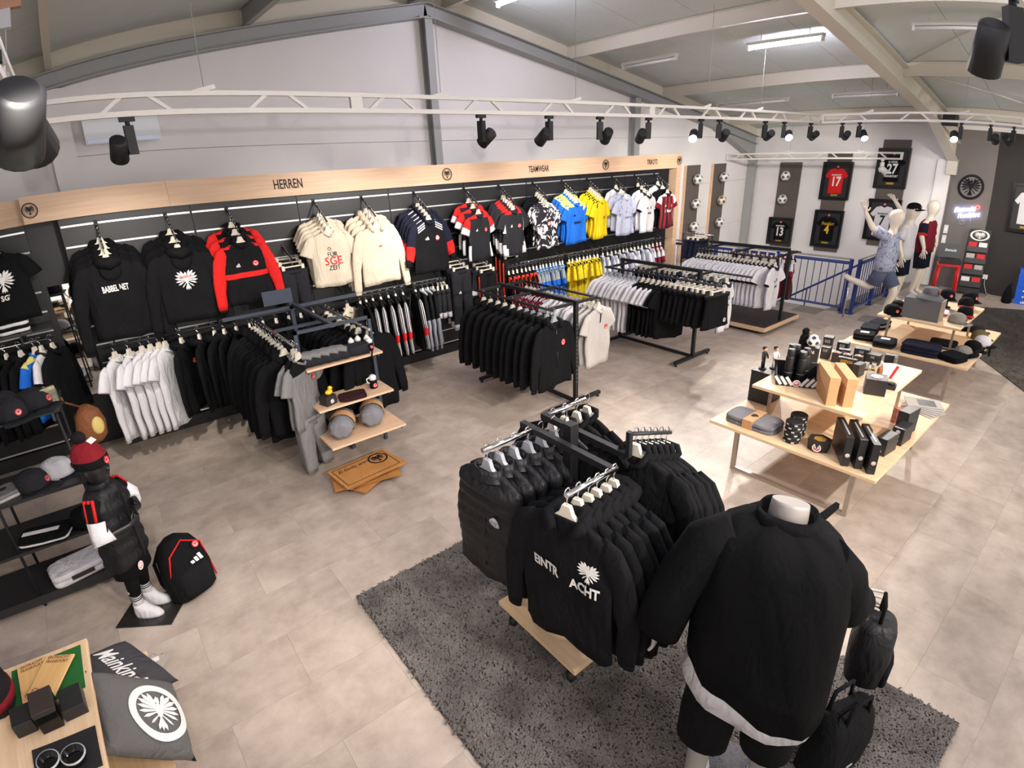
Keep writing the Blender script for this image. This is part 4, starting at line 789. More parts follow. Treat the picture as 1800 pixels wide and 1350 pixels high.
two_tier('far two-tier oak table with caps and scarves', 7.27, 9.17, 1.08, 2.45, 7.55, 8.85, 1.3, 2.2)

kraft = mat('kraft_card', (196, 150, 104), .8, noise=.06, nscale=20); dbox = mat('matt_dark_box', (34, 33, 34), .45); dbox2 = mat('brown_black_box', (50, 42, 38), .5); greyfab = cloth('grey_felt', (120, 118, 122), bump=.5)
sil = mat('silver_print', (190, 190, 190), .4, .4)
def boxthing(name, label, cat, loc, sx, sy, sz, m, rz=0, lid=None, badge=None, band=None, group=None, top_badge=False, words=None, wm=None):
    t = thing(name, label, cat, loc, R(rz), group); b = MB(); b.box(-sx / 2, sx / 2, -sy / 2, sy / 2, 0, sz * (.8 if lid else 1)); ob('box_body', b.mesh('box_body', m), t, bevel=.003)
    if lid: b = MB(); b.box(-sx / 2 - .003, sx / 2 + .003, -sy / 2 - .003, sy / 2 + .003, sz * .8, sz); ob('lid', b.mesh('lid', lid), t, bevel=.003)
    if badge:
        b = crest(badge)
        if top_badge: b.xf(Matrix.Translation((0, 0, sz)) @ Matrix.Rotation(R(-90), 4, 'X'))
        else: b.xf(Matrix.Translation((0, -sy / 2 - .002, sz * .45)))
        b.obj('badge', [red_print, white_print], t)
    if words: b = text(words, min(.03, sz * .2), .7, .02, .002); b.xf(Matrix.Translation((0, -sy / 2 - .0015, sz * .75))); b.obj('lettering', wm or sil, t)
    return t
ZU, ZL = .85, .5
# upper tier of the near table
t = thing('display_carton', 'tall dark carton standing beside the left end of the near table', 'carton', (4.9, 2.25, ZL)); b = MB(); b.box(-.13, .13, -.1, .1, 0, .32); b.obj('box_body', dbox, t); b = MB(); b.box(-.132, .132, -.102, .102, .305, .322); b.obj('lid', dbox2, t)
skin = mat('figurine_skin', (214, 166, 136), .6); fgw = mat('figurine_white', (225, 222, 216), .5)
for i, (x, y, m, lab) in enumerate(((4.86, 2.29, dbox, 'small player figurine in a black kit'), (4.94, 2.22, fgw, 'small player figurine in a white kit'))):
    t = thing('figurine', lab, 'figurine', (x, y, ZL + .322)); b = MB(); b.lathe([(.035, 0), (.035, .012), (.03, .014)], 14); b.obj('stand', blackm, t)
    b = MB(); b.tube([(-.014, 0, .014), (-.015, 0, .07), (-.008, 0, .1)], [.011, .012, .014], 8); b.obj('leg', m, t); b = MB(); b.tube([(.014, 0, .014), (.015, 0, .07), (.008, 0, .1)], [.011, .012, .014], 8); b.obj('leg', m, t)
    b = MB(); b.tube([(0, 0, .095), (0, 0, .13), (0, 0, .165), (0, 0, .178)], [.024, .026, .032, .012], 10, sq=.7); b.tube([(.03, 0, .165), (.048, -.01, .13), (.045, -.02, .1)], [.01, .01, .008], 6); b.tube([(-.03, 0, .165), (-.048, -.01, .13), (-.045, -.02, .1)], [.01, .01, .008], 6); b.obj('torso', m, t)
    b = MB(); b.ball((0, 0, .2), .021, .021, .026, 10, 6); h = b.obj('head', skin, t); b = MB(); b.ball((0, .004, .21), .022, .022, .02, 10, 6); b.obj('hair', blackm, h)
# bottle display
t = thing('bottle_tray', 'black printed card tray holding the thermos bottles', 'tray', (4.70, 1.90, ZU), R(-62)); b = MB(); b.prism([(-.16, 0), (.16, 0), (.19, .11), (.04, .05), (-.04, .05), (-.19, .11)], -.13, -.125); b.obj('card_wall', dbox, t); b = MB(); b.prism([(-.16, 0), (.16, 0), (.19, .15), (-.19, .15)], .125, .13); b.obj('back_wall', dbox, t)
b = MB(); b.box(-.16, .16, -.125, .125, 0, .006); b.obj('tray_floor', dbox, t)
for s in (-1, 1): b = MB(); b.prism([(-.128, 0), (.128, 0), (.128, .13), (-.128, .09)], s * .165 - .002, s * .165 + .002); b.xf(Matrix.Rotation(R(90), 4, 'Z')); b.obj('side_wall', dbox, t)
for s in (-1, 1):
    for k in range(3): b = MB(); b.box(-.012, .012, -.1335, -.131, -.045, .045, M=Matrix.Translation((s * (.06 + .045 * k), 0, .05)) @ Matrix.Rotation(R(35 * s), 4, 'Y')); b.obj('white_flash', white_print, t)
b = crest(.032); b.xf(Matrix.Translation((0, -.131, .035))); b.obj('badge', [red_print, white_print], t)
for i, (x, y, s) in enumerate(((4.64, 1.95, 1.0), (4.68, 1.86, .95), (4.72, 1.98, 1.05), (4.75, 1.89, .9), (4.79, 1.97, 1.0), (4.80, 1.88, .95))):
    t = thing('thermos_bottle', nth('black thermos bottle standing in the printed tray', i, 6, 'left'), 'bottle', (x, y, ZU + .008), 0, 'thermos bottles in the tray'); t.scale = (1, 1, s * 1.14); b = MB(); b.lathe([(.032, 0), (.036, .006), (.036, .2), (.03, .215)], 18); b.obj('bottle_body', blackm, t)
    b = MB(); b.lathe([(.028, .215), (.031, .22), (.031, .262), (.026, .27)], 18); b.obj('cap', dbox, t); b = MB(); b.lathe([(.0365, .08), (.0365, .083)], 18, cap=False); b.obj('seam_ring', sil, t)
# football on its box
def football(name, label, loc, r, dark=None, parent_z=0, group=None, wm=None):
    t = thing(name, label, 'ball', loc, 0, group); bm = bmesh.new(); bmesh.ops.create_icosphere(bm, subdivisions=1, radius=1); pts = [v.co.normalized().copy() for v in bm.verts]; bm.free()
    g = (1 + 5 ** .5) / 2; ico = [Vector(p).normalized() for p in ((0, 1, g), (0, 1, -g), (0, -1, g), (0, -1, -g), (1, g, 0), (1, -g, 0), (-1, g, 0), (-1, -g, 0), (g, 0, 1), (g, 0, -1), (-g, 0, 1), (-g, 0, -1))]
    bm = bmesh.new(); bmesh.ops.create_icosphere(bm, subdivisions=4, radius=r); rot = Matrix.Rotation(.4, 3, 'X') @ Matrix.Rotation(.3, 3, 'Y')
    me = bpy.data.meshes.new('ball_cover')
    for f in bm.faces: f.smooth = True; c = f.calc_center_median().normalized(); f.material_index = 1 if max(c.dot(rot @ p) for p in ico) > .945 else 0
    for v in bm.verts: v.co.z += r
    bm.to_mesh(me); bm.free(); me.materials.append(wm or mat('ball_white', (228, 226, 220), .45)); me.materials.append(dark or mat('ball_patch', (40, 42, 60), .45)); ob('ball_cover', me, t)
    return t
boxthing('toy_box', 'black printed box under the small football', 'box', (5.25, 2.02, ZU), .13, .1, .17, dbox, -75, words='MINI', wm=white_print)
football('mini_football', 'small white football on a black box', (5.25, 2.02, ZU + .17), .06)
t = thing('black_plush', 'black plush bird behind the small football', 'plush toy', (5.27, 2.11, ZU)); b = MB(); b.lathe([(.03, 0), (.055, .05), (.05, .2), (.042, .25), (.02, .29)], 14); b.obj('plush_body', BLK, t); b = MB(); b.ball((0, 0, .3), .035); b.obj('plush_head', BLK, t); b = MB(); b.cyl((0, -.03, .3), (0, -.06, .295), .01, 8, r1=.002); b.obj('beak', mat('beak_yellow', (220, 170, 60), .5), t)
# dark gift boxes and mugs
for i, (x, y, sx, sy, sz, rz, m) in enumerate(((5.68, 2.04, .08, .09, .17, -80, dbox2), (5.5, 1.98, .08, .09, .12, -80, dbox2), (5.7, 1.9, .1, .08, .14, -85, dbox), (5.7, 1.72, .13, .1, .12, -80, dbox), (5.66, 1.60, .12, .09, .1, -86, dbox), (5.58, 1.84, .1, .08, .11, -76, dbox))):
    boxthing('gift_box', ['tall dark gift box at the back of the near table', 'short dark gift box left of the mug boxes', 'dark gift box behind the mugs', 'wide dark gift box near the back edge', 'low dark gift box with grey lid', 'small dark gift box in the middle of the back row'][i], 'gift box', (x, y, ZU), sx, sy, sz, m, rz, lid=dbox2 if i in (0, 4) else None, words='SGE', wm=sil)
for i, (x, y) in enumerate(((5.46, 1.86), (5.47, 1.77), (5.50, 1.68))):
    t = boxthing('mug_box', ['left', 'middle', 'right'][i] + ' dark mug box with a pink heart-shaped window', 'gift box', (x, y, ZU), .075, .07, .1, dbox2, -84); b = MB(); b.ball((0, 0, .1), .022, .022, .012); b.obj('heart', mat('pink_heart', (226, 160, 150), .5), t)
boxthing('card_box', 'black slim card box in front of the mug boxes', 'gift box', (5.28, 1.70, ZU), .16, .05, .13, dbox, -84, words='EDITION', wm=mat('gold_print', (200, 160, 80), .4, .4))
boxthing('card_box', 'black slim card box right of the kraft boxes', 'gift box', (5.24, 1.58, ZU), .06, .12, .12, dbox, 84)
for i, (x, y) in enumerate(((5.44, 1.58), (5.48, 1.53))):
    t = thing('shot_glass', ['clear glass tumbler on the near table, left one', 'clear glass tumbler on the near table, right one'][i], 'glass', (x, y, ZU)); b = MB(); b.lathe([(.018, 0), (.024, .075), (.022, .075), (.016, .008)], 16); b.obj('glass_body', glassm, t); b = MB(); b.lathe([(.017, .03), (.0178, .055)], 16); b.obj('print_band', white_print, t)
for i, (x, y) in enumerate(((4.56, 1.585), (4.625, 1.48))):
    t = thing('kraft_box', ['left kraft cardboard box standing on the near table', 'right kraft cardboard box standing on the near table'][i], 'box', (x, y, ZU), R(-54)); b = MB(); b.box(-.038, .038, -.19, .19, 0, .243); ob('box_body', b.mesh('box_body', kraft), t, bevel=.002); b = MB(); b.box(-.0395, .0395, -.192, .192, .235, .245); b.prism([(-.039, .18), (.039, .18), (.039, .236), (-.039, .236)], -.193, -.191); b.obj('lid_flap', kraft, t)
boxthing('gift_box', 'black cube box with two red round badges on top', 'gift box', (4.95, 1.34, ZU), .16, .17, .14, dbox, -70, badge=.045, top_badge=True)
t = thing('plush_toy', 'brown plush toy behind the black cube box', 'plush toy', (5.14, 1.38, ZU)); br = cloth('brown_plush', (140, 92, 56), bump=.6); b = MB(); b.lathe([(.02, 0), (.038, .02), (.036, .08), (.03, .11), (.034, .13), (.026, .16), (.006, .17)], 14, sy=.7); b.obj('plush_body', br, t); b = MB(); b.ball((-.025, 0, .16), .012); b.obj('ear', br, t); b = MB(); b.ball((.025, 0, .16), .012); b.obj('ear', br, t)
t = boxthing('perfume_box', 'white box with a red ribbon print on the near table', 'gift box', (5.38, 1.38, ZU), .12, .05, .13, fgw, -60); b = MB(); b.box(-.012, .012, -.027, -.0255, -.01, .13, M=Matrix.Translation((.02, 0, .0)) @ Matrix.Rotation(R(20), 4, 'Y')); b.obj('ribbon', red_print, t)
t = boxthing('watch_box', 'clear-topped black watch box at the front edge of the near table', 'gift box', (5.14, 1.27, ZU), .1, .08, .035, dbox, 10); b = MB(); b.lathe([(.03, .036), (.032, .05), (.02, .055)], 16); b.obj('watch', blackm, t); 
t = boxthing('card_display', 'grey folded card display at the far corner of the near table', 'display', (5.7, 1.42, ZU), .16, .02, .12, mat('grey_card', (96, 94, 92), .7), 10); b = MB(); b.box(.06, .12, .01, .1, 0, .09); b.obj('side_wing', dbox, t)
# lower tier of the near table
def folded(name, label, cat, loc, sx, sy, sz, m, rz=0, band=None, layers=3, group=None, seed=0, top_print=None):
    t = thing(name, label, cat, loc, R(rz), group); rnd = random.Random(seed)
    for i in range(layers):
        b = MB(); h = sz / layers; rings = []
        for z, k in ((0, .93), (.25, 1), (.75, 1), (1, .93)):
            ring = []
            for j in range(24):
                a = 2 * math.pi * j / 24; c, s = math.cos(a), math.sin(a); x = math.copysign(abs(c) ** .35, c) * sx / 2 * k; y = math.copysign(abs(s) ** .35, s) * sy / 2 * k
                ring.append((x + rnd.uniform(-.004, .004), y + rnd.uniform(-.004, .004), i * h + z * h + .004 * math.sin(9 * x + seed)))
            rings.append(ring)
        b.loft(rings); b.obj('fold', m if not isinstance(m, (list, tuple)) else m[i % len(m)], t)
    if band: b = MB(); b.box(-.045, .045, -sy / 2 - .004, sy / 2 + .004, -.0, sz + .006); b.obj('paper_band', band, t)
    if top_print: b = top_print[0]; b.xf(Matrix.Translation((0, 0, sz + .006)) @ Matrix.Rotation(R(-90), 4, 'X')); b.obj('print', top_print[1], t)
    return t
folded('folded_blanket', 'grey folded fleece blanket with a kraft paper band', 'blanket', (4.33, 2.04, ZL), .26, .46, .075, greyfab, 0, None, 2); 
t = thing('paper_band', 'kraft paper band around the grey folded blanket', 'paper band', (4.33, 2.04, ZL)); b = MB(); b.box(-.136, .136, -.045, .045, .001, .084); b.obj('band_strip', kraft, t); b = eagle(.035); b.xf(Matrix.Translation((0, 0, .085)) @ Matrix.Rotation(R(-90), 4, 'X')); b.obj('eagle_print', black_print, t)
wb_white = mat('bangle_print', (200, 196, 190), .6)
for q, (x, y, n) in enumerate(((4.27, 1.67, 6), (4.42, 1.70, 6))):
    for i in range(n):
        t = thing('wristband_box', nth('black round wristband box in the %s stack' % ('front' if q == 0 else 'rear'), i, n, 'bottom'), 'wristband', (x, y, ZL + i * .032), R(i * 37 + q * 20), 'wristband boxes in the %s stack' % ('front' if q == 0 else 'rear')); b = MB(); b.lathe([(.062, 0), (.068, .006), (.068, .026), (.062, .032)], 24); b.obj('case', blackm, t)
        for k in range(6): a = k * 60; b = MB(); b.box(-.012, .012, -.0695, -.0675, .008, .02, M=Matrix.Rotation(R(a), 4, 'Z')); b.obj('print_mark', wb_white, t)
t = thing('gift_tin', 'black hexagonal gift box with a red badge on the lower tier', 'gift box', (4.30, 1.46, ZL), R(-50)); b = MB(); b.loft([[(r * math.cos(R(60 * j)), r * math.sin(R(60 * j)), z) for j in range(6)] for r, z in ((.085, 0), (.095, .09))], sm=False); b.obj('box_body', dbox, t); b = crest(.034); b.xf(Matrix.Rotation(R(-30 + 0), 4, 'Z') @ Matrix.Translation((0, -.083, .045)) @ Matrix.Rotation(R(-6), 4, 'X')); b.obj('badge', [red_print, white_print], t); b = MB(); b.lathe([(.05, .0905), (.05, .092)], 6); b.obj('lid_foil', mat('gold_print', (200, 160, 80), .4, .4), t)
for i, (x, y) in enumerate(((4.32, 1.30), (4.35, 1.215), (4.34, 1.12))):
    t = boxthing('tall_box', ['left', 'middle', 'right'][i] + ' tall charcoal box of the three on the lower tier', 'gift box', (x, y, ZL), .36, .055, .255, mat('charcoal_box', (30, 31, 33), .35), 33); b = crest(.016); b.xf(Matrix.Rotation(R(-90), 4, 'Z') @ Matrix.Translation((0, -.182, .1))); b.obj('badge', [red_print, white_print], t); b = MB(); b.box(-.13, .13, -.006, .006, .255, .2565); b.obj('lettering_strip', sil, t)
for i, (x, y, h, rz) in enumerate(((4.64, 1.08, .15, -6), (4.92, 1.05, .15, -4), (5.12, 1.08, .22, -8))):
    t = boxthing('bottle_box', ['low charcoal box behind the three tall ones', 'charcoal box with three red dots', 'tallest charcoal box near the magazines'][i], 'gift box', (x, y, ZL), .2, .09, h, mat('charcoal_box2', (40, 40, 42), .4), rz)
    for k in range(1 if i != 1 else 3): b = crest(.016); b.xf(Matrix.Rotation(R(-90), 4, 'Z') @ Matrix.Translation((0, -.101, .04 + .04 * k))); b.obj('badge', [red_print, white_print], t)
for i in range(6):
    t = thing('magazine', nth('black and white magazine fanned on the lower tier', i, 6, 'bottom'), 'magazine', (5.72 + .015 * i, 1.1 + .006 * i, ZL + .008 * i), R(-20 + 9 * i), 'fanned magazines'); b = MB(); b.box(-.11, .11, -.15, .15, 0, .007); b.obj('pages', LGR, t); b = MB(); b.box(-.08, .07, -.1, .05, .007, .0078); b.obj('cover_print', dbox, t)
boxthing('sticker_pack', 'colourful sticker pack behind the tallest charcoal box', 'pack', (5.3, 1.16, ZL), .16, .06, .14, mat('sticker_print', (190, 120, 110), .5, noise=.6, nscale=30), -50, words='SGE', wm=white_print)

# ---------------------------------------------------------------- caps
def cap_kind(m, brim_m=None, flat=False, patch=None):
    k = Kind(); b = MB(); b.loft([[(r * .088 * math.cos(a), r * .1 * math.sin(a), z) for a in [2 * math.pi * q / 20 for q in range(20)]] for r, z in ((1, 0), (1.02, .03), (.95, .07), (.75, .1), (.4, .117), (.05, .121))]); k.add('crown', b, m)
    b = MB(); n = 13; top = []; 
    for i in range(n):
        a = R(200 + 140 * i / (n - 1)); x, y = math.cos(a), math.sin(a); top.append(((.088 * x, .1 * y, .012), (.1 * x, .1 * y - .075 * max(0, -y) ** .6, .004 - (0 if flat else .02 * x * x))))
    for i in range(n - 1):
        A, Bq, C, D = top[i][0], top[i][1], top[i + 1][1], top[i + 1][0]; kk = len(b.v); b.v += [A, Bq, C, D] + [(p[0], p[1], p[2] - .004) for p in (A, Bq, C, D)]
        for f in ((0, 1, 2, 3), (7, 6, 5, 4), (0, 4, 5, 1), (1, 5, 6, 2), (2, 6, 7, 3), (3, 7, 4, 0)): b.face([kk + q for q in f], 0, f in ((0, 1, 2, 3), (7, 6, 5, 4)))
    k.add('brim', b, brim_m or m); b = MB(); b.ball((0, 0, .121), .008, .008, .005, 8, 4); k.add('button', b, m)
    if patch: b = crest(.02); b.xf(Matrix.Translation((0, -.098, .05)) @ Matrix.Rotation(R(-14), 4, 'X')); k.add('badge', b, patch)
    return k
CB = cap_kind(BLK, patch=CRM2); CBR = cap_kind(BLK, RED); CG = cap_kind(cloth('stone_grey', (128, 124, 116)), patch=CRM2); CO = cap_kind(cloth('olive', (98, 90, 58))); CW = cap_kind(WHT, BLK); CDG = cap_kind(DGR, patch=CRM2); CWL = cap_kind(WHT, DGR, patch=[mat('gold_patch', (150, 100, 50), .5), black_print])
def cap(k, lab, loc, rz, tilt=0): return k.put('baseball_cap', lab, 'cap', loc, 0, rot=(R(tilt), 0, R(rz)))
def bucket(lab, loc, m):
    t = thing('bucket_hat', lab, 'hat', loc); b = MB(); b.lathe([(.085, .05), (.09, .06), (.082, .12), (.06, .132), (.01, .134)], 20); b.obj('crown', m, t); b = MB(); b.lathe([(.155, 0), (.15, .008), (.09, .058), (.086, .05), (.13, .005)], 20); b.obj('brim', m, t); b = crest(.026); b.xf(Matrix.Translation((-.02, -.092, .085))); b.obj('badge', CRM2, t)
# far table, upper tier
t = thing('grey_display_board', 'grey felt display box carrying the bucket hat', 'display box', (7.72, 1.76, ZU)); b = MB(); b.box(-.1, .1, -.2, .2, 0, .25); b.obj('box_body', mat('grey_felt_board', (96, 96, 96), .9), t); b = MB(); b.box(-.105, .105, -.206, -.2, 0, .255); b.obj('edge_trim', tleg, t)
bucket('grey bucket hat with a red badge on the display box', (7.74, 1.72, ZU + .252), cloth('hat_grey', (92, 92, 96)))
for lab, k, x, y, rz, dz, ti in (('front black cap with a white tag at the left end of the far table', CB, 7.68, 2.08, -40, 0, 0), ('black cap behind the tagged one on the far table', CB, 7.92, 2.09, -60, 0, 0), ('black cap standing tall beside the bucket hat', CB, 8.5, 1.7, -50, .12, 0), ('black cap at the back right of the far table', CB, 8.68, 1.47, -30, .1, 0),
        ('cap with a red brim, upper one of the red-brimmed pair', CBR, 8.34, 1.44, -70, .09, -12), ('cap with a red brim, lower one of the red-brimmed pair', CBR, 8.2, 1.4, -64, .01, -8), ('grey cap with a red badge at the front of the upper tier', CG, 7.82, 1.4, 0, 0, 0)):
    if dz > .05: q = thing('cap_stand', 'black stand under the ' + lab, 'stand', (x, y, ZU)); b = MB(); b.lathe([(.07, 0), (.07, .01), (.03, .015), (.03, dz - .01), (.06, dz)], 16); b.obj('stand_body', blackm, q)
    cap(k, lab, (x, y, ZU + dz + .002), rz, ti)
folded('folded_scarf', 'white and red folded scarves under the red-brimmed caps', 'scarf', (8.05, 1.62, ZU), .2, .14, .05, [WHT, RED, WHT], 10)
# far table, lower tier
for i, (x, y, sx, sy, sz, m, rz, lab) in enumerate(((7.86, 2.34, .3, .2, .1, NAVY, 10, 'stack of dark folded shirts at the left of the far table'), (8.2, 2.33, .26, .2, .09, [NAVY, LGR, NAVY], -8, 'dark folded shirts with a light one on top'), (7.56, 2.3, .26, .24, .08, [BLK, DGR], 14, 'black folded shirt with a white print'), (7.45, 2.02, .3, .24, .08, [DGR, BLK], 8, 'dark folded shirt nearest to the gift boxes'),
        (7.46, 1.62, .3, .4, .12, NAVY, 4, 'thick navy folded hoodie on the lower tier'), (7.46, 1.28, .26, .24, .08, BLK, -20, 'black folded hoodie at the front corner'), (7.95, 1.5, .3, .3, .05, [BLK, WHT], 10, 'black and white folded scarf under the upper tier'))):
    folded('folded_shirt', lab, 'folded clothes', (x, y, ZL), sx, sy, sz, m, rz, None, 3, seed=i, top_print=(MB().prism([(-.04, -.05), (.04, -.05), (.04, .05), (-.04, .05)], -.001, 0), white_print) if i in (2, 3) else None)
for lab, k, x, y, rz in (('grey cap lying at the front of the lower tier', CG, 7.72, 1.24, 20), ('olive cap on the lower tier at the right', CO, 8.6, 1.24, 30), ('white cap with a black brim on the lower tier', CW, 8.36, 1.16, 20), ('dark cap with a label next to the white cap', CB, 8.04, 1.2, 10), ('dark grey cap at the far right of the lower tier', CDG, 8.92, 1.34, 30), ('black and white cap on the far corner of the table', CB, 8.9, 1.55, 10)): cap(k, lab, (x, y, ZL + .002), rz)
t = thing('strap_belt', 'black belt with loose straps hanging over the table edge', 'belt', (7.85, 1.1, ZL)); b = MB(); b.tube([(-.22, .06, .03), (-.1, .0, .035), (.05, .04, .03), (.2, .0, .03), (.3, -.0, .025)], [.03, .035, .03, .03, .02], 10, sq=.7); b.obj('pouch', BLK, t); b = MB(); b.tube([(.28, 0, .02), (.36, -.02, .015), (.42, -.05, .0), (.43, -.06, -.1)], .012, 6); b.obj('strap', BLK, t)

# ---------------------------------------------------------------- things on the navy rack's shelves
for i in range(5):
    t = thing('belt_bag', 'grey and black belt bag, %s in the row on the top shelf' % ('front one', 'second', 'third', 'fourth', 'rearmost')[i], 'belt bag', (1.68 - .085 * i, 4.90 + .004 * i, 1.072), R(-28)); b = MB(); b.loft([[(x, y * sy, .01 + z * sy) for y, z in ((-.06, 0), (-.075, .05), (-.05, .1), (0, .125), (.05, .1), (.07, .05), (.06, 0))] for x, sy in ((-.12, .45), (-.09, .85), (0, 1), (.09, .85), (.12, .45))]); b.obj('bag_body', DGR, t)
    b = MB(); b.loft([[(x, y * sy, .012 + z * sy) for y, z in ((-.062, .08), (-.05, .105), (0, .13), (.05, .105), (.052, .1), (0, .12), (-.05, .09))] for x, sy in ((-.1, .8), (-.05, 1), (.05, 1), (.1, .8))]); b.obj('grey_flap', GRY, t)
    if i == 0: b = MB(); b.ring(.018, .022, -.074, -.07, 16, (0, .06)); b.obj('eagle_badge', sil, t)
t = thing('toiletry_bag', 'dark grey wash bag on the top shelf', 'bag', (1.86, 4.9, 1.072), R(-10)); b = MB(); b.loft([[(x * 1.0, y * s, .002 + z) for x, y in ((-.13, -.06), (0, -.075), (.13, -.06), (.14, 0), (.13, .06), (0, .075), (-.13, .06), (-.14, 0))] for s, z in ((.9, 0), (1, .03), (1, .08), (.8, .1))]); b.obj('bag_body', DGR, t); b = MB(); b.tube([(.12, -.06, .08), (.15, -.09, .04), (.13, -.1, -.05)], .008, 6); b.obj('strap', BLK, t)
for i, (x, y) in enumerate(((1.88, 5.02), (1.96, 5.04), (2.04, 5.0), (2.02, 4.9))):
    t = thing('baby_bottle', nth('small black and white drinking bottle on the top shelf', i, 4, 'left'), 'bottle', (x, y, 1.072), 0, 'small drinking bottles'); b = MB(); b.lathe([(.03, 0), (.034, .01), (.034, .075), (.03, .085)], 16); b.obj('bottle_body', BLK, t); b = MB(); b.lathe([(.031, .085), (.031, .11), (.018, .125), (.008, .14)], 16); b.obj('cap', fgw, t); b = crest(.018); b.xf(Matrix.Translation((0, -.035, .045))); b.obj('badge', CRM2, t)
t = boxthing('duck_box', 'small black box with a yellow rubber duck print', 'gift box', (1.47, 4.77, .702), .12, .11, .09, dbox, 20, badge=.02)
t = thing('rubber_duck', 'yellow rubber duck on its black box', 'toy', (1.49, 4.77, .793), R(20)); dk = mat('duck_yellow', (240, 190, 30), .4); b = MB(); b.ball((0, 0, .025), .04, .03, .025); b.obj('duck_body', dk, t); b = MB(); b.ball((.02, 0, .06), .022); h = b.obj('head', dk, t); b = MB(); b.ball((.042, 0, .056), .012, .01, .005); b.obj('beak', ORR, h)
folded('knit_beanie', 'dark maroon knitted hats laid flat on the middle shelf', 'knit hat', (1.71, 4.76, .702), .26, .2, .03, cloth('dark_maroon', (50, 18, 24), bump=.6), -14, None, 2)
t = thing('bottle_pack', 'white and black drinking bottle on the middle shelf', 'bottle', (1.97, 4.83, .702)); b = MB(); b.lathe([(.036, 0), (.04, .008), (.04, .07), (.034, .09)], 16); b.obj('bottle_body', BLK, t); b = MB(); b.lathe([(.036, .09), (.036, .125), (.02, .14)], 16); b.obj('cap', fgw, t); b = MB(); b.tube([(-.03, 0, .12), (-.065, 0, .11), (-.06, 0, .07), (-.038, 0, .06)], .007, 6); b.obj('handle', fgw, t); b = crest(.022); b.xf(Matrix.Translation((.0, -.041, .04))); b.obj('badge', CRM2, t)
for i, (x, y, rz) in enumerate(((1.55, 4.72, 62), (1.88, 4.76, 66))):
    t = thing('rolled_blanket', ['left', 'right'][i] + ' grey blanket roll with a kraft band on the lowest shelf', 'blanket', (x, y, .382), R(rz)); rnd = random.Random(i); b = MB()
    b.loft([[(.19 * s + 0 * a, (.115 + .012 * math.sin(7 * a + 3 * s)) * q * math.cos(a), .108 + (.1 + .008 * math.sin(6 * a + s * 4)) * q * math.sin(a)) for a in [2 * math.pi * j / 22 for j in range(22)]] for s, q in ((-1.0, .55), (-.93, .85), (-.5, 1.02), (0, .93), (.5, 1.02), (.93, .85), (1.0, .55))]); b.obj('roll', greyfab, t)
    b = MB(); b.loft([[(.05 * s, .122 * math.cos(a), .11 + .112 * math.sin(a)) for a in [2 * math.pi * j / 22 for j in range(22)]] for s in (-1, 1)], cap=False); b.obj('paper_band', kraft, t); b = MB(); b.prism([(-.03, -.02), (.03, -.02), (.03, .02), (-.03, .02)], -.09, -.087, M=Matrix.Translation((0, 0, .155))); b.obj('band_print', dbox, t)
coir = mat('coir_fibre', (186, 128, 66), .95, noise=.12, nscale=60, bump=.5, bscale=300)
for i, (dx, dy, rz) in enumerate(((.03, .02, 26), (-.02, .0, -14), (.02, .03, 8), (0, 0, 5))):
    top = i == 3; t = thing('doormat', 'coir doormat with an eagle emblem, top of the stack' if top else nth('coir doormat under the emblem one', i, 3, 'bottom'), 'doormat', (1.6 + dx, 4.42 + dy, .02 + .021 * i), R(rz), None if top else 'doormats under the top one'); b = MB(); b.box(-.31, .31, -.2, .2, 0, .019); b.obj('mat_body', coir, t)
    if top:
        Mx = Matrix.Translation((0, 0, .0195)) @ Matrix.Rotation(R(-90), 4, 'X')
        for a in ((-.28, .28, -.17, -.163), (-.28, .28, .163, .17), (-.28, -.273, -.163, .163), (.273, .28, -.163, .163)): b = MB(); b.box(a[0], a[1], a[2], a[3], .019, .0202); b.obj('border_line', black_print, t)
        b = MB(); b.ring(.082, .1, -.001, 0, 30); eagle(.075, 0, -.001, 0, b); b.xf(Matrix.Translation((.17, .07, 0)) @ Mx); b.obj('eagle_print', black_print, t)
        b = text('Ei Gude, wie?', .05, .8, .004, .001, .35); b.xf(Matrix.Translation((-.09, .1, 0)) @ Mx); b.obj('lettering', black_print, t)
t = thing('floor_pallet', 'low dark pallet under the doormat stack', 'pallet', (1.6, 4.45, 0)); b = MB(); b.box(-.25, .25, -.15, .15, 0, .018); b.obj('board', blackp, t)
# ---------------------------------------------------------------- pictures, balls and signs on the walls
panelm = mat('taupe_felt_panel', (92, 84, 80), .9); framem = mat('black_picture_frame', (18, 18, 20), .25); innerm = mat('black_mount_board', (30, 28, 30), .6); goldm = mat('brass_plaque', (196, 160, 60), .35, .6)
def wpanel(label, loc, rz, w, h, oakside=False):
    t = thing('felt_panel', label, 'panel', loc, R(rz)); b = MB(); b.box(-w / 2, w / 2, -.03, 0, 0, h); b.obj('felt_board', panelm, t)
    if oakside: b = MB(); b.box(-w / 2 - .03, -w / 2, -.06, 0, 0, h); b.obj('oak_edge', oak, t)
wpanel('tall taupe panel with three balls, left of the pair', (11.52, 7.728, .3), 0, .58, 2.2, True); wpanel('tall taupe panel with three balls, right of the pair', (12.62, 7.728, .3), 0, .58, 2.2, True)
wpanel('taupe panel with two balls above the framed shirt 13', (14.098, 6.65, .45), -90, .54, 2.03); wpanel('taupe panel behind the red framed shirt and the golden number', (14.098, 5.53, .45), -90, .54, 2.22); wpanel('taupe panel behind the framed shirts numbered 27 and 7 near the boxed column', (14.098, 4.36, .7), -90, .56, 2.26)
gold_ball = mat('ball_cream', (222, 208, 176), .45); red_patch = mat('ball_patch_grey', (84, 80, 84), .45)
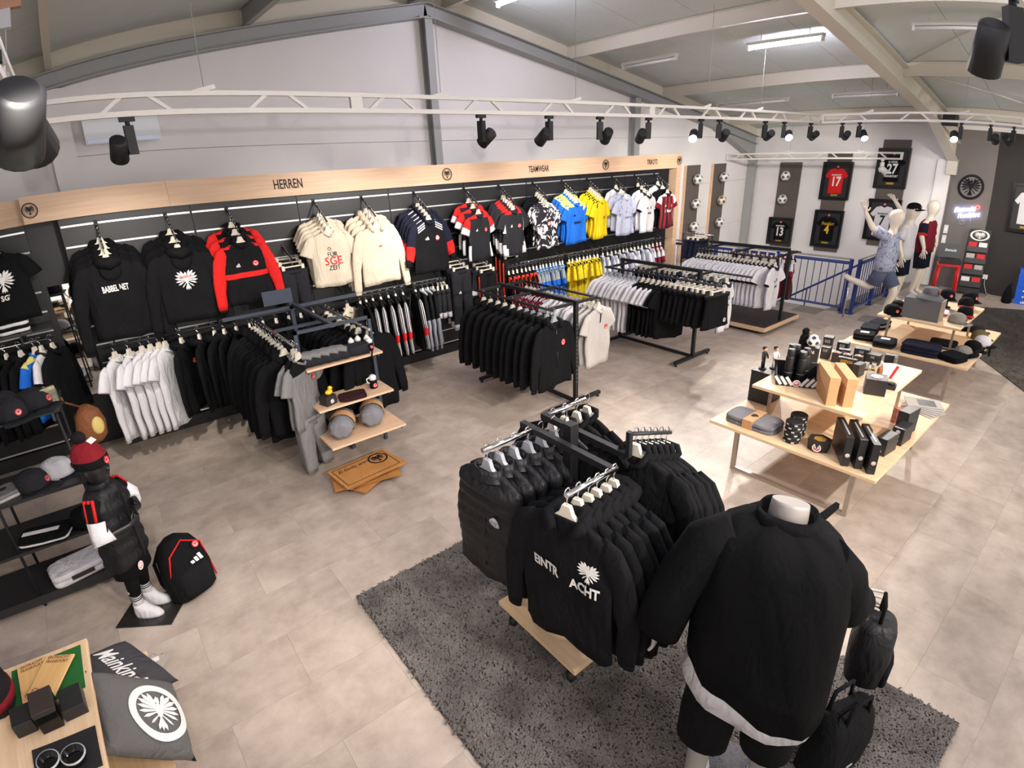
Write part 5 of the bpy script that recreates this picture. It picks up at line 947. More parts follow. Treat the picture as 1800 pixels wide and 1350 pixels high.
def wall_ball(lab, x, y, z, facing, wm=None):
    football('mounted_football', lab, (x, y, z - .11), .11, red_patch, wm=wm)
    t = thing('ball_holder', 'steel ring holding the ' + lab, 'holder', (x, y, z)); b = MB()
    if facing == 'y': b.ring(.112, .118, -.004, .004, 20); b.cyl((0, 0.1, -.05), (0, .14, -.05), .006)
    else: b.ring(.112, .118, -.004, .004, 20); b.xf(Matrix.Rotation(R(90), 4, 'Z')); b.cyl((.1, 0, -.05), (.14, 0, -.05), .006)
    b.obj('ring', steelg, t)
for nm, x in (('left', 11.56), ('right', 12.66)):
    for k, z in enumerate((2.19, 1.65, 1.13)): wall_ball('%s football on the %s ball panel' % (('top', 'middle', 'bottom')[k], nm), x, 7.58, z, 'y', gold_ball if nm == 'right' and k == 1 else None)
wall_ball('upper football over the framed shirt 13', 13.95, 6.69, 2.17, 'x'); wall_ball('lower football over the framed shirt 13', 13.95, 6.69, 1.62, 'x')
def jersey_poly(w, h): return [(-w * .12, h * .5), (-w * .3, h * .46), (-w * .5, h * .2), (-w * .36, h * .1), (-w * .3, h * .18), (-w * .3, -h * .5), (w * .3, -h * .5), (w * .3, h * .18), (w * .36, h * .1), (w * .5, h * .2), (w * .3, h * .46), (w * .12, h * .5), (0, h * .44)]
def framed(label, y, z0, z1, w, num, shirt_m, num_m, name=None, name_m=None, script=None, extra=None):
    h = z1 - z0; t = thing('framed_jersey', label, 'framed shirt', (14.065, y, z0), R(-90)); c = h / 2
    b = MB(); b.box(-w / 2, w / 2, -.0, .03, 0, h); b.obj('backing_board', innerm, t)
    for a in ((-w / 2, w / 2, 0, .06), (-w / 2, w / 2, h - .06, h), (-w / 2, -w / 2 + .06, .06, h - .06), (w / 2 - .06, w / 2, .06, h - .06)): b = MB(); b.box(a[0], a[1], -.04, 0, a[2], a[3]); b.obj('frame_bar', framem, t)
    b = MB(); b.prism([(x, q + c) for x, q in jersey_poly(w * .78, h * .66)], -.014, -.001); b.obj('shirt', shirt_m, t)
    if num: letters_on(t, num, 0, c - .02, .2, num_m, .75, .03, -.016, 'shirt_number')
    if name: letters_on(t, name, 0, c + .13, .035, name_m or num_m, .8, .02, -.016, 'shirt_name')
    if script: letters_on(t, script, 0, c + .12, .075, num_m, .7, .0, -.016, 'script_lettering', .4)
    if extra: letters_on(t, extra, 0, c - .165, .045, num_m, .8, .02, -.016, 'lower_lettering')
    b = MB(); b.box(-.075, .075, -.012, -.001, .085, .125); b.obj('plaque', goldm, t)
    b = crest(.028); b.xf(Matrix.Translation((0, -.002, h - .11))); b.obj('badge', CRM2, t)
gold_num = mat('gold_number', (226, 178, 40), .5)
framed('framed red football shirt number 17', 5.53, 1.65, 2.49, .66, '17', RED, white_print, 'FRANKFURT'); framed('framed black football shirt number 27', 4.38, 1.95, 2.79, .66, '27', BLK, white_print, 'M. GÖTZE', None, None, 'FRANKFURT')
framed('framed black football shirt number 13, lowest on the left', 6.70, .5, 1.17, .62, '13', BLK, white_print, 'FRANKFURT'); framed('framed black shirt with golden number 4', 5.56, .55, 1.41, .66, '4', BLK, gold_num, None, None, 'Frankfurt'); framed('framed white football shirt number 7 behind the mannequins', 4.40, .83, 1.72, .68, '7', WHT, black_print, 'FRANKFURT')
framed('framed white shirt on the charcoal wall, cut off by the right edge', 1.68, 1.32, 2.27, .66, '', WHT, white_print)
t = thing('eagle_sign', 'large round black eagle sign on the grey wall', 'sign', (14.088, 2.80, 2.085), R(-90)); b = MB(); b.disc(.25, -.02, 0, 40); b.obj('disc', framem, t); b = MB(); b.disc(.2, -.024, -.02, 40); b.obj('inner_disc', mat('sign_grey', (110, 106, 102), .6), t); b = eagle(.2, 0, -.032, -.024); b.obj('eagle_emblem', framem, t)
neon = mat('neon_white_blue', (196, 208, 255), .4, emit=9); neonr = mat('neon_red', (255, 70, 60), .4, emit=6)
t = thing('neon_sign', 'lit white neon script sign on the grey wall', 'neon sign', (14.06, 2.80, 1.58), R(-90))
for s, x, z in (('Eintracht', -.04, .055), ('Frankfurt', .05, -.055)): b = text(s, .095, .8, .012, .012, .35); b.xf(Matrix.Translation((x, 0, z)) @ Matrix.Rotation(R(-10), 4, 'Y')); b.obj('neon_lettering', neon, t)
b = MB(); b.ring(.03, .042, -.014, 0, 20, (.2, .12)); b.obj('neon_ring', neonr, t); b = MB(); b.cyl((.1, .01, -.1), (.14, .02, -.55), .003, 5); b.obj('cable', steelg, t)
for i, z in enumerate((1.2, .99)): t = thing('switch_plate', ['upper white switch plate beside the boxed column', 'lower white switch plate beside the boxed column'][i], 'switch', (14.088, 3.12, z), R(-90)); b = MB(); b.box(-.04, .04, -.012, 0, -.085, .085); b.obj('plate', fgw, t); b = MB(); b.box(-.025, .025, -.018, -.012, -.03, .03); b.obj('rocker', acw, t)
t = thing('hook_ring', 'small grey wall ring below the neon sign', 'hook', (14.088, 2.84, 1.37), R(-90)); b = MB(); b.ring(.035, .05, -.02, -.005, 20); b.obj('ring', steelg, t); b = MB(); b.box(-.01, .01, -.01, 0, -.01, .05); b.obj('bracket', steelg, t)
# brochure stand, red stool with record player, blue crates
t = thing('brochure_stand', 'tall black brochure stand with red and white leaflets', 'brochure stand', (13.78, 2.4, 0), R(-78)); Mt = Matrix.Rotation(R(-10), 4, 'X')
b = MB(); b.box(-.2, .2, 0, .02, 0, 1.3, M=Mt); b.obj('back_board', blackm, t); b = MB(); b.ring(.14, .18, -.004, 0, 24, (0, 0), sz=.6); eagle(.11, 0, -.004, 0, b, sz=.7); b.xf(Mt @ Matrix.Translation((0, -.002, 1.18))); b.obj('eagle_header', white_print, t)
b = MB(); b.box(-.2, .2, -.1, .16, 0, .02); b.obj('foot', blackm, t)
for k, z in enumerate((.25, .5, .72, .95)):
    b = MB(); b.box(-.19, .19, -.06, -.055, z - .1, z, M=Mt); b.box(-.19, .19, -.06, 0, z - .105, z - .1, M=Mt); b.obj('pocket', dbox, t)
    for x in (-.1, .09): b = MB(); b.box(x - .075, x + .075, -.04, -.02, z - .1, z + .09, M=Mt); b.obj('leaflet', (white_print, red_print, LGR, red_print)[(k + (x > 0)) % 4], t)
t = thing('red_stool', 'red stool carrying the black record player', 'stool', (13.4, 2.78, 0), R(-70)); redp = mat('red_plastic', (200, 26, 30), .4); b = MB(); b.box(-.2, .2, -.17, .17, .58, .62); b.obj('seat', redp, t)
for x in (-.17, .17):
    for y in (-.14, .14): b = MB(); b.tube([(x * 1.15, y * 1.15, 0), (x, y, .58)], [.02, .026], 8); b.obj('leg', redp, t)
t = thing('record_player', 'open black record player case with white lettering', 'record player', (13.4, 2.78, .621), R(-70)); b = MB(); b.box(-.19, .19, -.15, .13, 0, .09); b.obj('case', dbox, t); b = MB(); b.box(-.2, .2, .0, .03, 0, .3, M=Matrix.Translation((0, .13, .07)) @ Matrix.Rotation(R(-14), 4, 'X')); b.obj('lid', dbox, t); b = text('Eintracht', .05, .8, .02, .002, .3); b.xf(Matrix.Translation((0, .125, .07)) @ Matrix.Rotation(R(-14), 4, 'X') @ Matrix.Translation((0, 0, .17))); b.obj('lettering', sil, t); b = MB(); b.lathe([(.1, .09), (.1, .096), (.02, .098)], 24, (0, 0, 0)); b.obj('platter', blackm, t)
bluec = mat('blue_crate', (24, 88, 200), .45)
for i in range(6):
    t = thing('blue_box', 'bright blue box, %s in the stack at the right edge' % ('lowest', 'second from the bottom', 'third from the bottom', 'fourth from the bottom', 'fifth from the bottom', 'topmost')[i], 'box', (13.8, 1.38, .115 * i), R(-84 + i % 2 * 3)); b = MB(); b.box(-.17, .17, -.12, .12, 0, .1); b.obj('box_body', bluec, t); b = MB(); b.box(-.175, .175, -.125, .125, .08, .113); b.obj('lid', bluec, t); b = bars(.12, .07); b.xf(Matrix.Translation((.0, -.127, .02))); b.obj('sport_mark', white_print, t)
t = thing('black_rucksack', 'black bag on the floor beside the blue boxes', 'bag', (13.6, 1.66, 0)); b = MB(); b.lathe([(.12, 0), (.14, .05), (.11, .2), (.05, .32), (.02, .36)], 14, sy=.7); b.obj('bag_body', BLK, t); b = MB(); b.tube([(0, 0, .35), (.06, -.02, .4), (.08, -.04, .33)], .01, 6); b.obj('strap', DGR, t)
t = thing('power_socket', 'white wall socket with a grey cable near the floor', 'socket', (14.088, 2.2, .34), R(-90)); b = MB(); b.box(-.045, .045, -.015, 0, -.045, .045); b.obj('plate', fgw, t); b = MB(); b.tube([(0, -.02, -.02), (.02, -.05, -.15), (.1, -.12, -.3), (.2, -.2, -.33)], .008, 6); b.obj('cable', steelg, t)

# ---------------------------------------------------------------- mannequins
def skin(name, joints, edges, m, parent, sub=2):
    """body as one skinned surface. joints: [(x, y, z, r)]; the first one is the root"""
    me = bpy.data.meshes.new(name); me.from_pydata([j[:3] for j in joints], edges, []); o = bpy.data.objects.new(name, me); COL.objects.link(o)
    o.modifiers.new('Skin', 'SKIN'); sm = o.modifiers.new('Sub', 'SUBSURF'); sm.levels = sub; sm.render_levels = sub
    if not me.skin_vertices:
        bm = bmesh.new(); bm.from_mesh(me); bm.verts.layers.skin.verify(); bm.to_mesh(me); bm.free()
    for i, j in enumerate(joints): v = me.skin_vertices[0].data[i]; v.radius = (j[3], j[4] if len(j) > 4 else j[3]); v.use_root = (i == 0)
    bpy.context.view_layer.update(); ev = o.evaluated_get(bpy.context.evaluated_depsgraph_get()); nm = bpy.data.meshes.new_from_object(ev)
    o.modifiers.clear(); o.data = nm; bpy.data.meshes.remove(me)
    nm.materials.clear(); nm.materials.append(m); nm.polygons.foreach_set('use_smooth', [True] * len(nm.polygons)); o.parent = parent; return o
def hand_into(J, E, w, d, side, s=1.0, curl=.3):
    """palm, four fingers and thumb grown from the wrist joint w along direction d"""
    d = Vector(d).normalized(); W = Vector(J[w][:3]); sd = Vector(side).normalized(); nrm = d.cross(sd)
    J.append((*(W + d * .05 * s), .026 * s, .014 * s)); p = len(J) - 1; E.append((w, p)); P = W + d * .085 * s
    for k, (o, l) in enumerate(((-.03, .065), (-.01, .075), (.01, .07), (.028, .055))):
        a = P + sd * o * s; J.append((*a, .0095 * s)); i = len(J) - 1; E.append((p, i)); J.append((*(a + d * l * .5 * s + sd * o * .2 * s), .0085 * s)); E.append((i, i + 1)); J.append((*(a + d * l * s + sd * o * .5 * s + nrm * curl * .05 * s), .007 * s)); E.append((i + 1, i + 2))
    a = W + d * .03 * s - sd * .03 * s; J.append((*a, .011 * s)); i = len(J) - 1; E.append((p, i)); J.append((*(a + d * .045 * s - sd * .03 * s), .009 * s)); E.append((i, i + 1))
def tub(parent, name, pts, rad, m, n=14, sq=1, **k): b = MB(); b.tube(pts, rad, n, sq=sq, **k); return b.obj(name, m, parent)
def shell(parent, name, rings, m, n=24, ex=.8, zone=None, cap=True, wob=0.0):
    """cloth shell: rings of (cx, cy, z, rx, ry)"""
    R_ = [[(cx + rx * math.copysign(abs(math.cos(a)) ** ex, math.cos(a)), cy + ry * math.copysign(abs(math.sin(a)) ** ex, math.sin(a)) + wob * math.sin(9 * a + z * 14), z + wob * .5 * math.sin(5 * a + z * 9)) for a in [2 * math.pi * j / n for j in range(n)]] for cx, cy, z, rx, ry in rings]
    b = MB(); b.loft(R_, zone=zone, cap=cap); return b.obj(name, m, parent)
man_w = mat('mannequin_cream', (226, 214, 196), .35); man_g = mat('mannequin_grey', (150, 144, 138), .4); man_b = mat('mannequin_black', (22, 22, 24), .4)

# three white mannequins at the railing (front faces -Y in the local frame)
def white_mannequin(label, loc, rz, armL, armR, shirt, shorts, leg='stand', capk=None, sleeve_m=None, band=None, number=None, handL=((0, 0, 1), (1, 0, 0)), handR=((0, 0, -1), (0, 1, 0))):
    t = thing('mannequin', label, 'mannequin', loc, R(rz)); J = [(0, 0, .98, .13, .1), (0, 0, 1.16, .12, .09), (0, -.01, 1.34, .15, .1), (0, -.01, 1.46, .1, .07), (0, -.02, 1.55, .058), (0, -.03, 1.62, .085), (0, -.04, 1.70, .115, .13), (0, -.035, 1.77, .12, .135), (0, -.025, 1.83, .1), (0, -.02, 1.865, .05)]
    E = [(i, i + 1) for i in range(9)]
    for s, arm_, hd in ((1, armL, handL), (-1, armR, handR)):
        b = len(J); J.append((.19 * s, 0, 1.43, .055)); J += [(*arm_[0], .05), (*arm_[1], .034)]; E += [(3, b), (b, b + 1), (b + 1, b + 2)]; hand_into(J, E, b + 2, hd[0], hd[1], 1.3)
    legs = {'stand': (((.1, 0, .88), (.11, -.02, .5), (.12, .03, .1), (.12, -.12, .04)), ((-.1, 0, .88), (-.12, -.05, .5), (-.14, .02, .1), (-.14, -.13, .04))), 'run': (((.1, 0, .88), (.11, -.2, .52), (.11, -.1, .12), (.11, -.24, .05)), ((-.1, .02, .88), (-.11, .12, .58), (-.11, .46, .68), (-.11, .56, .74)))}[leg]
    for L in legs:
        b = len(J); J += [(*L[0], .1), (*L[1], .072), (*L[2], .05), (*L[3], .042)]; E += [(0, b), (b, b + 1), (b + 1, b + 2), (b + 2, b + 3)]
    skin('body', J, E, man_w, t)
    shell(t, 'shirt', [(0, 0, 1.50, .09, .08), (0, 0, 1.46, .17, .11), (0, 0, 1.40, .22, .13), (0, 0, 1.2, .21, .14), (0, 0, 1.0, .22, .15), (0, 0, .88, .23, .155)], shirt, wob=.008)
    for s, A in ((1, armL), (-1, armR)):
        a, e = Vector((.17 * s, 0, 1.42)), Vector(A[0]); tub(t, 'sleeve', [a, a.lerp(e, .4), a.lerp(e, .85)], [.075, .08, .085], sleeve_m or shirt)
        if band: tub(t, 'sleeve_band', [a.lerp(e, .8), a.lerp(e, .95)], [.088, .088], band)
    for s, L in zip((1, -1), legs): tub(t, 'shorts_leg', [(L[0][0], L[0][1], .96), L[0], Vector(L[0]).lerp(Vector(L[1]), .8)], [.11, .115, .115], shorts)
    b = MB(); b.box(-.2, .2, -.2, .2, 0, .012); b.obj('base_plate', steelg if leg == 'stand' else tleg, t)
    L = legs[1 if leg == 'run' else 0]; q = Vector(L[2]); b = MB(); b.cyl((q.x, q.y, 0), (q.x, q.y, q.z - .02), .012); b.obj('support_rod', chrome, t)
    if capk: o = capk.put('cap', '', '', (0, -.035, 1.755), 0); o.parent = t; o.scale = (1.2, 1.2, 1.0)
    return t
white_mannequin('white running mannequin in a grey patterned football shirt and slate shorts', (10.35, 3.06, 0), 6, ((.3, .12, 1.2), (.28, -.05, 1.0)), ((-.3, .22, 1.56), (-.3, .36, 1.80)), LAVP, mat('cloth_slate', (84, 92, 116), .85), 'run', handL=((0, -.3, -1), (0, 1, 0)), handR=((0, .3, 1), (0, 1, 0)))
white_mannequin('white mannequin in a white football shirt and black cap, arm raised', (11.7, 3.2, 0), -4, ((.28, .2, 1.6), (.2, .36, 1.84)), ((-.3, .0, 1.2), (-.3, -.1, .96)), WHT, NAVY, 'stand', CB, handL=((-.3, .5, .7), (0, 1, 0)))
white_mannequin('white bald mannequin in a maroon and navy shirt, farthest of the three', (12.75, 3.14, 0), -6, ((.27, 0, 1.18), (.27, -.12, .95)), ((-.27, -.02, 1.2), (-.25, -.1, .98)), MAR, NAVY, 'stand', None, NAVY, RED)

# child mannequin beside the cap shelf
t = thing('child_mannequin', 'black child mannequin in a puffer vest, dark red beanie and white sneakers', 'mannequin', (-.34, 3.84, 0), R(58)); t.scale = (.93, .93, 1.03)
J = [(0, 0, .62, .085, .07), (0, 0, .76, .08, .06), (0, 0, .90, .1, .065), (0, 0, .98, .06, .05), (0, 0, 1.02, .04), (0, -.01, 1.065, .075), (0, -.014, 1.115, .096, .1), (0, -.004, 1.18, .09, .094), (0, -.002, 1.23, .06)]; E = [(i, i + 1) for i in range(8)]
for s, A in ((1, ((.2, -.04, .82), (.06, -.17, .80))), (-1, ((-.19, .0, .72), (-.06, -.15, .74)))):
    b = len(J); J.append((.115 * s, 0, .95, .036)); J += [(*A[0], .03), (*A[1], .02)]; E += [(3, b), (b, b + 1), (b + 1, b + 2)]; hand_into(J, E, b + 2, (-s * .9, -.15, .25), (0, 0, -1), .72, .8)
for s in (1, -1): b = len(J); J += [(.06 * s, 0, .55, .058), (.065 * s, -.005, .32, .04), (.068 * s, .015, .12, .03), (.07 * s, -.05, .05, .022)]; E += [(0, b), (b, b + 1), (b + 1, b + 2), (b + 2, b + 3)]
body = skin('body', J, E, man_b, t)
b = MB(); b.ball((0, -.094, 1.115), .012, .018, .018, 8, 5); b.obj('nose', man_b, t)
for s in (1, -1): b = MB(); b.ball((.078 * s, 0, 1.12), .012, .018, .026, 8, 5); b.obj('ear', man_b, t)
b = MB(); b.ball((0, -.084, 1.076), .022, .01, .007, 10, 5); b.obj('mouth', man_b, t)
shell(t, 'shorts', [(0, 0, .64, .125, .1), (0, 0, .55, .135, .11), (0, 0, .36, .145, .108)], BLK)
for s in (1, -1): tub(t, 'legging', [(.065 * s, 0, .45), (.066 * s, -.003, .32), (.068 * s, .013, .2)], [.058, .05, .042], BLK)
for s in (1, -1):
    q = tub(t, 'sock', [(.068 * s, .014, .24), (.068 * s, .014, .1)], [.042, .036], WHT)
    for z in (.19, .175, .16): b = MB(); b.lathe([(.0425, 0), (.0425, .006)], 16, (.068 * s, .014, z)); b.obj('sock_stripe', black_print, q)
    b = MB(); b.loft([[(.068 * s + rx * math.cos(a), cy + .0 + ry * math.sin(a), z) for a in [2 * math.pi * k / 18 for k in range(18)]] for cy, rx, ry, z in ((-.035, .042, .105, .006), (-.035, .045, .108, .025), (-.025, .043, .095, .055), (.0, .04, .062, .085), (.012, .038, .045, .12))]); b.obj('sneaker', WHT, t)
vr = []
for i in range(22):
    z = 1.01 - .56 * i / 21; k = .86 + .22 * abs(math.sin(math.pi * i / 3.5)); w_ = (.09 + .075 * min(1, i / 4)); vr.append((0, 0, z, w_ + .004 * k + (.02 * i / 21), (.075 + .03 * min(1, i / 4)) * k + .01))
shell(t, 'puffer_vest', vr, NYL); shell(t, 'vest_collar', [(0, 0, .96, .085, .075), (0, 0, 1.03, .078, .07), (0, 0, 1.05, .07, .062), (0, 0, 1.0, .062, .055)], NYL)
b = MB(); b.box(-.004, .004, -.131, -.118, .46, .96); b.obj('zip', blackm, t)
for s, A in ((1, (.2, -.04, .82)), (-1, (-.19, .0, .72))):
    a, e = Vector((.12 * s, 0, .955)), Vector(A); f = Vector((.06 * s, -.15, .77)); tub(t, 'upper_sleeve', [a, a.lerp(e, .55)], [.058, .056], BLK)
    for o in (-.028, 0, .028): tub(t, 'red_stripe', [a + Vector((.035 * s, o, .03)), a.lerp(e, .55) + Vector((.035 * s, o, .03))], [.011, .011], RED, 6)
    tub(t, 'white_sleeve', [a.lerp(e, .5), e, e.lerp(f, .4)], [.06, .066, .054], WHT)
bm_ = cloth('dark_red_knit', (120, 20, 30), bump=.6, bscale=120)
shell(t, 'beanie', [(0, -.004, 1.17, .09, .1), (0, -.002, 1.215, .092, .101), (0, .004, 1.262, .075, .085), (0, .014, 1.302, .042, .047), (0, .016, 1.312, .01, .01)], bm_); shell(t, 'beanie_cuff', [(0, -.006, 1.15, .09, .1), (0, -.006, 1.155, .094, .104), (0, -.004, 1.2, .095, .105), (0, -.004, 1.205, .09, .1)], BLK)
b = MB(); b.ball((0, .02, 1.335), .045, .045, .04, 14, 8); b.obj('pompom', cloth('pompom_black', (18, 16, 18), bump=1.0, bscale=60), t); b = crest(.024); b.xf(Matrix.Translation((0, -.111, 1.178))); b.obj('badge', CRM2, t); b = crest(.03); b.xf(Matrix.Translation((-.07, -.112, .43))); b.obj('shorts_badge', [RED, white_print], t)
b = MB(); b.box(-.03, .03, -.004, 0, -.018, .018, M=Matrix.Translation((.03, -.036, 1.298)) @ Matrix.Rotation(R(-50), 4, 'X')); b.obj('price_tag', fgw, t)
b = MB(); b.box(-.18, .17, -.24, .18, 0, .008); b.obj('base_plate', mat('smoked_base', (40, 38, 36), .25), t); b = MB(); b.cyl((.0, .09, .0), (.0, .06, .35), .008); b.obj('support_rod', chrome, t)
# backpack leaning beside the child
t = thing('backpack', 'black backpack with red piping leaning beside the child mannequin', 'backpack', (-.04, 3.80, 0), R(26)); t.rotation_euler = (R(-16), R(6), R(30))
bp = [[(w_ * math.copysign(abs(math.cos(a)) ** .7, math.cos(a)), y + d * math.copysign(abs(math.sin(a)) ** .7, math.sin(a)), z) for a in [2 * math.pi * k / 20 for k in range(20)]] for z, w_, d, y in ((.0, .13, .07, 0), (.03, .16, .1, 0), (.2, .165, .11, -.01), (.34, .15, .1, 0), (.43, .11, .075, .01), (.47, .04, .03, .02))]
b = MB(); b.loft(bp); b.obj('bag_body', BLK, t); b = MB(); b.loft([[(w_ * math.cos(a), -.09 + d * math.sin(a), z) for a in [2 * math.pi * k / 16 for k in range(16)]] for z, w_, d in ((.03, .1, .03), (.06, .125, .05), (.2, .12, .05), (.24, .1, .02))]); b.obj('front_pocket', BLK2, t)
b = MB(); b.tube([(-.15, -.06, .22), (-.12, -.085, .36), (0, -.075, .43), (.12, -.085, .36), (.15, -.06, .22), (.16, -.06, .06)], .006, 6); b.obj('red_piping', RED, t)
b = bars(.1, .05); b.xf(Matrix.Translation((.02, -.128, .25))); b.obj('white_bars', white_print, t); b = crest(.024); b.xf(Matrix.Translation((.07, -.105, .36)) @ Matrix.Rotation(R(-15), 4, 'X')); b.obj('badge', CRM2, t)
for s in (-.08, .08): b = MB(); b.tube([(s, .09, .4), (s * 1.3, .16, .3), (s * 1.3, .17, .15), (s * 1.2, .1, .03)], [.016] * 4, 6, sq=.5); b.obj('shoulder_strap', BLK, t)

# big headless mannequin in the foreground, seen from behind (faces +X)
t = thing('coat_mannequin', 'headless grey mannequin in a black coat over a white tee, seen from behind', 'mannequin', (1.76, .66, .012), R(106))
J = [(0, -.02, .86, .13, .1), (0, -.03, 1.05, .12, .09), (0, -.05, 1.25, .15, .1), (0, -.08, 1.38, .1, .07), (0, -.11, 1.44, .052), (0, -.12, 1.5, .05)]; E = [(i, i + 1) for i in range(5)]
b0 = len(J); J += [(.2, -.02, 1.35, .055), (.34, .05, 1.1, .042), (.39, .13, .9, .028)]; E += [(3, b0), (b0, b0 + 1), (b0 + 1, b0 + 2)]; hand_into(J, E, b0 + 2, (.04, .05, -1), (0, 1, 0), 1.0)
b0 = len(J); J += [(-.2, -.06, 1.35, .055), (-.26, -.17, 1.1, .042), (-.36, -.56, .86, .028)]; E += [(3, b0), (b0, b0 + 1), (b0 + 1, b0 + 2)]; hand_into(J, E, b0 + 2, (-.1, -.7, -.55), (0, -.5, .7), 1.05, 1.2)
for L in (((.1, .0, .78), (.13, .15, .44), (.13, .24, .1), (.13, .1, .04)), ((-.1, -.02, .78), (-.12, .04, .44), (-.12, .08, .1), (-.12, -.06, .04))): b0 = len(J); J += [(*L[0], .09), (*L[1], .062), (*L[2], .042), (*L[3], .034)]; E += [(0, b0), (b0, b0 + 1), (b0 + 1, b0 + 2), (b0 + 2, b0 + 3)]
skin('body', J, E, man_g, t)
b = MB(); b.tube([(0, -.10, 1.42), (0, -.13, 1.505), (0, -.135, 1.52)], [.075, .07, .068], 24); b.obj('neck_stump', mat('neck_pale_grey', (128, 122, 117), .5), t)
COAT = cloth('coat_black', (8, 8, 9), bump=.4, bscale=60, spec=.1, wrinkle=.16)
o = shell(t, 'coat', [(0, -.11, 1.46, .1, .085), (0, -.095, 1.44, .17, .115), (0, -.07, 1.40, .235, .15), (0, -.06, 1.32, .265, .175), (0, -.05, 1.15, .285, .21), (0, -.04, 1.0, .29, .23), (-.005, -.03, .86, .292, .25), (-.01, -.02, .76, .292, .262)], COAT, 36, wob=.011)
for v in o.data.vertices:
    k = max(0, (1.0 - v.co.z) / .24); v.co.z += k * (.3 * v.co.x - .03 - .06 * v.co.y)
o = shell(t, 'white_tee_hem', [(0, -.02, .86, .22, .18), (0, -.015, .78, .25, .22), (0, -.01, .70, .29, .268)], WHT, 36, wob=.006)
for v in o.data.vertices:
    k = max(0, (.86 - v.co.z) / .14); v.co.z += k * (.12 * v.co.x - .03 - .05 * v.co.y)
shell(t, 'coat_collar', [(0, -.1, 1.42, .125, .105), (0, -.115, 1.475, .115, .095), (0, -.125, 1.49, .105, .088), (0, -.115, 1.45, .09, .075)], COAT, 24); b = MB(); b.prism([(-.04, -.01), (.13, .035), (.125, .06), (-.03, .04)], -.008, .008, M=Matrix.Translation((-.1, -.2, 1.40)) @ Matrix.Rotation(R(-115), 4, 'Z')); b.obj('collar_tip', COAT, t)
tub(t, 'sleeve', [(.15, -.04, 1.38), (.25, -.01, 1.29), (.335, .05, 1.1), (.365, .08, 1.0), (.395, .13, .86)], [.09, .115, .108, .103, .1], COAT, 18); tub(t, 'sleeve', [(-.15, -.05, 1.38), (-.21, -.09, 1.28), (-.25, -.15, 1.12), (-.27, -.28, 1.0), (-.31, -.44, .92)], [.09, .105, .1, .094, .085], COAT, 18)
TRS = cloth('trouser_black', (11, 11, 13), spec=.15, wrinkle=.2)
for a in (((.1, .0, .88), (.11, .03, .74), (.13, .13, .5), (.13, .17, .38)), ((-.1, -.02, .88), (-.1, .0, .74), (-.12, .04, .5), (-.12, .05, .36))): tub(t, 'trouser_leg', a, [.125, .13, .12, .112], TRS, 18)
b = MB(); b.box(-.2, .2, -.15, .35, 0, .012); b.obj('base_plate', mat('smoked_base', (40, 38, 36), .25), t)
for s, y in ((.13, .19), (-.12, .03)): b = MB(); b.loft([[(s + rx * math.cos(a), y + cy + ry * math.sin(a), z) for a in [2 * math.pi * k / 18 for k in range(18)]] for cy, rx, ry, z in ((-.05, .05, .14, .014), (-.05, .052, .142, .035), (-.03, .05, .12, .07), (.03, .045, .07, .11))]); b.obj('shoe', WHT, t)
# its bags
t = thing('black_duffel', 'black nylon bag held forward by the coat mannequin', 'bag', (2.47, .40, .34), R(20)); b = MB(); b.loft([[(w_ * math.copysign(abs(math.cos(a)) ** .6, math.cos(a)), d * math.copysign(abs(math.sin(a)) ** .6, math.sin(a)), z) for a in [2 * math.pi * k / 22 for k in range(22)]] for z, w_, d in ((0, .09, .06), (.03, .115, .085), (.2, .125, .095), (.36, .115, .085), (.4, .07, .05))]); b.obj('bag_body', NYL, t)
b = MB(); b.loft([[(.09 * math.copysign(abs(math.cos(a)) ** .6, math.cos(a)), -.085 + .03 * math.sin(a), z) for a in [2 * math.pi * k / 16 for k in range(16)]] for z in (.04, .18)]); b.obj('front_pocket', BLK, t); b = MB(); b.tube([(-.05, 0, .38), (-.04, .0, .5), (.0, .01, .545), (.04, 0, .5), (.05, 0, .38)], .009, 6); b.obj('handle', BLK, t)
t = thing('black_tote', 'crumpled black tote bag standing on the rug behind the coat mannequin', 'bag', (2.14, .34, .02), R(-15)); rnd = random.Random(5); b = MB(); b.loft([[(w_ * math.copysign(abs(math.cos(a)) ** .6, math.cos(a)) + rnd.uniform(-.008, .008), d * math.copysign(abs(math.sin(a)) ** .6, math.sin(a)) + rnd.uniform(-.008, .008), z) for a in [2 * math.pi * k / 22 for k in range(22)]] for z, w_, d in ((0, .17, .09), (.04, .19, .1), (.2, .185, .1), (.34, .17, .085), (.42, .14, .05), (.44, .1, .02))]); b.obj('bag_body', BLK, t)
for y in (-.05, .05): b = MB(); b.tube([(-.08, y, .4), (-.06, y, .52), (.06, y, .52), (.08, y, .4)], .01, 6); b.obj('handle', BLK, t)
b = MB(); b.box(-.02, .02, -.105, -.1, .1, .11); b.obj('woven_label', sil, t)

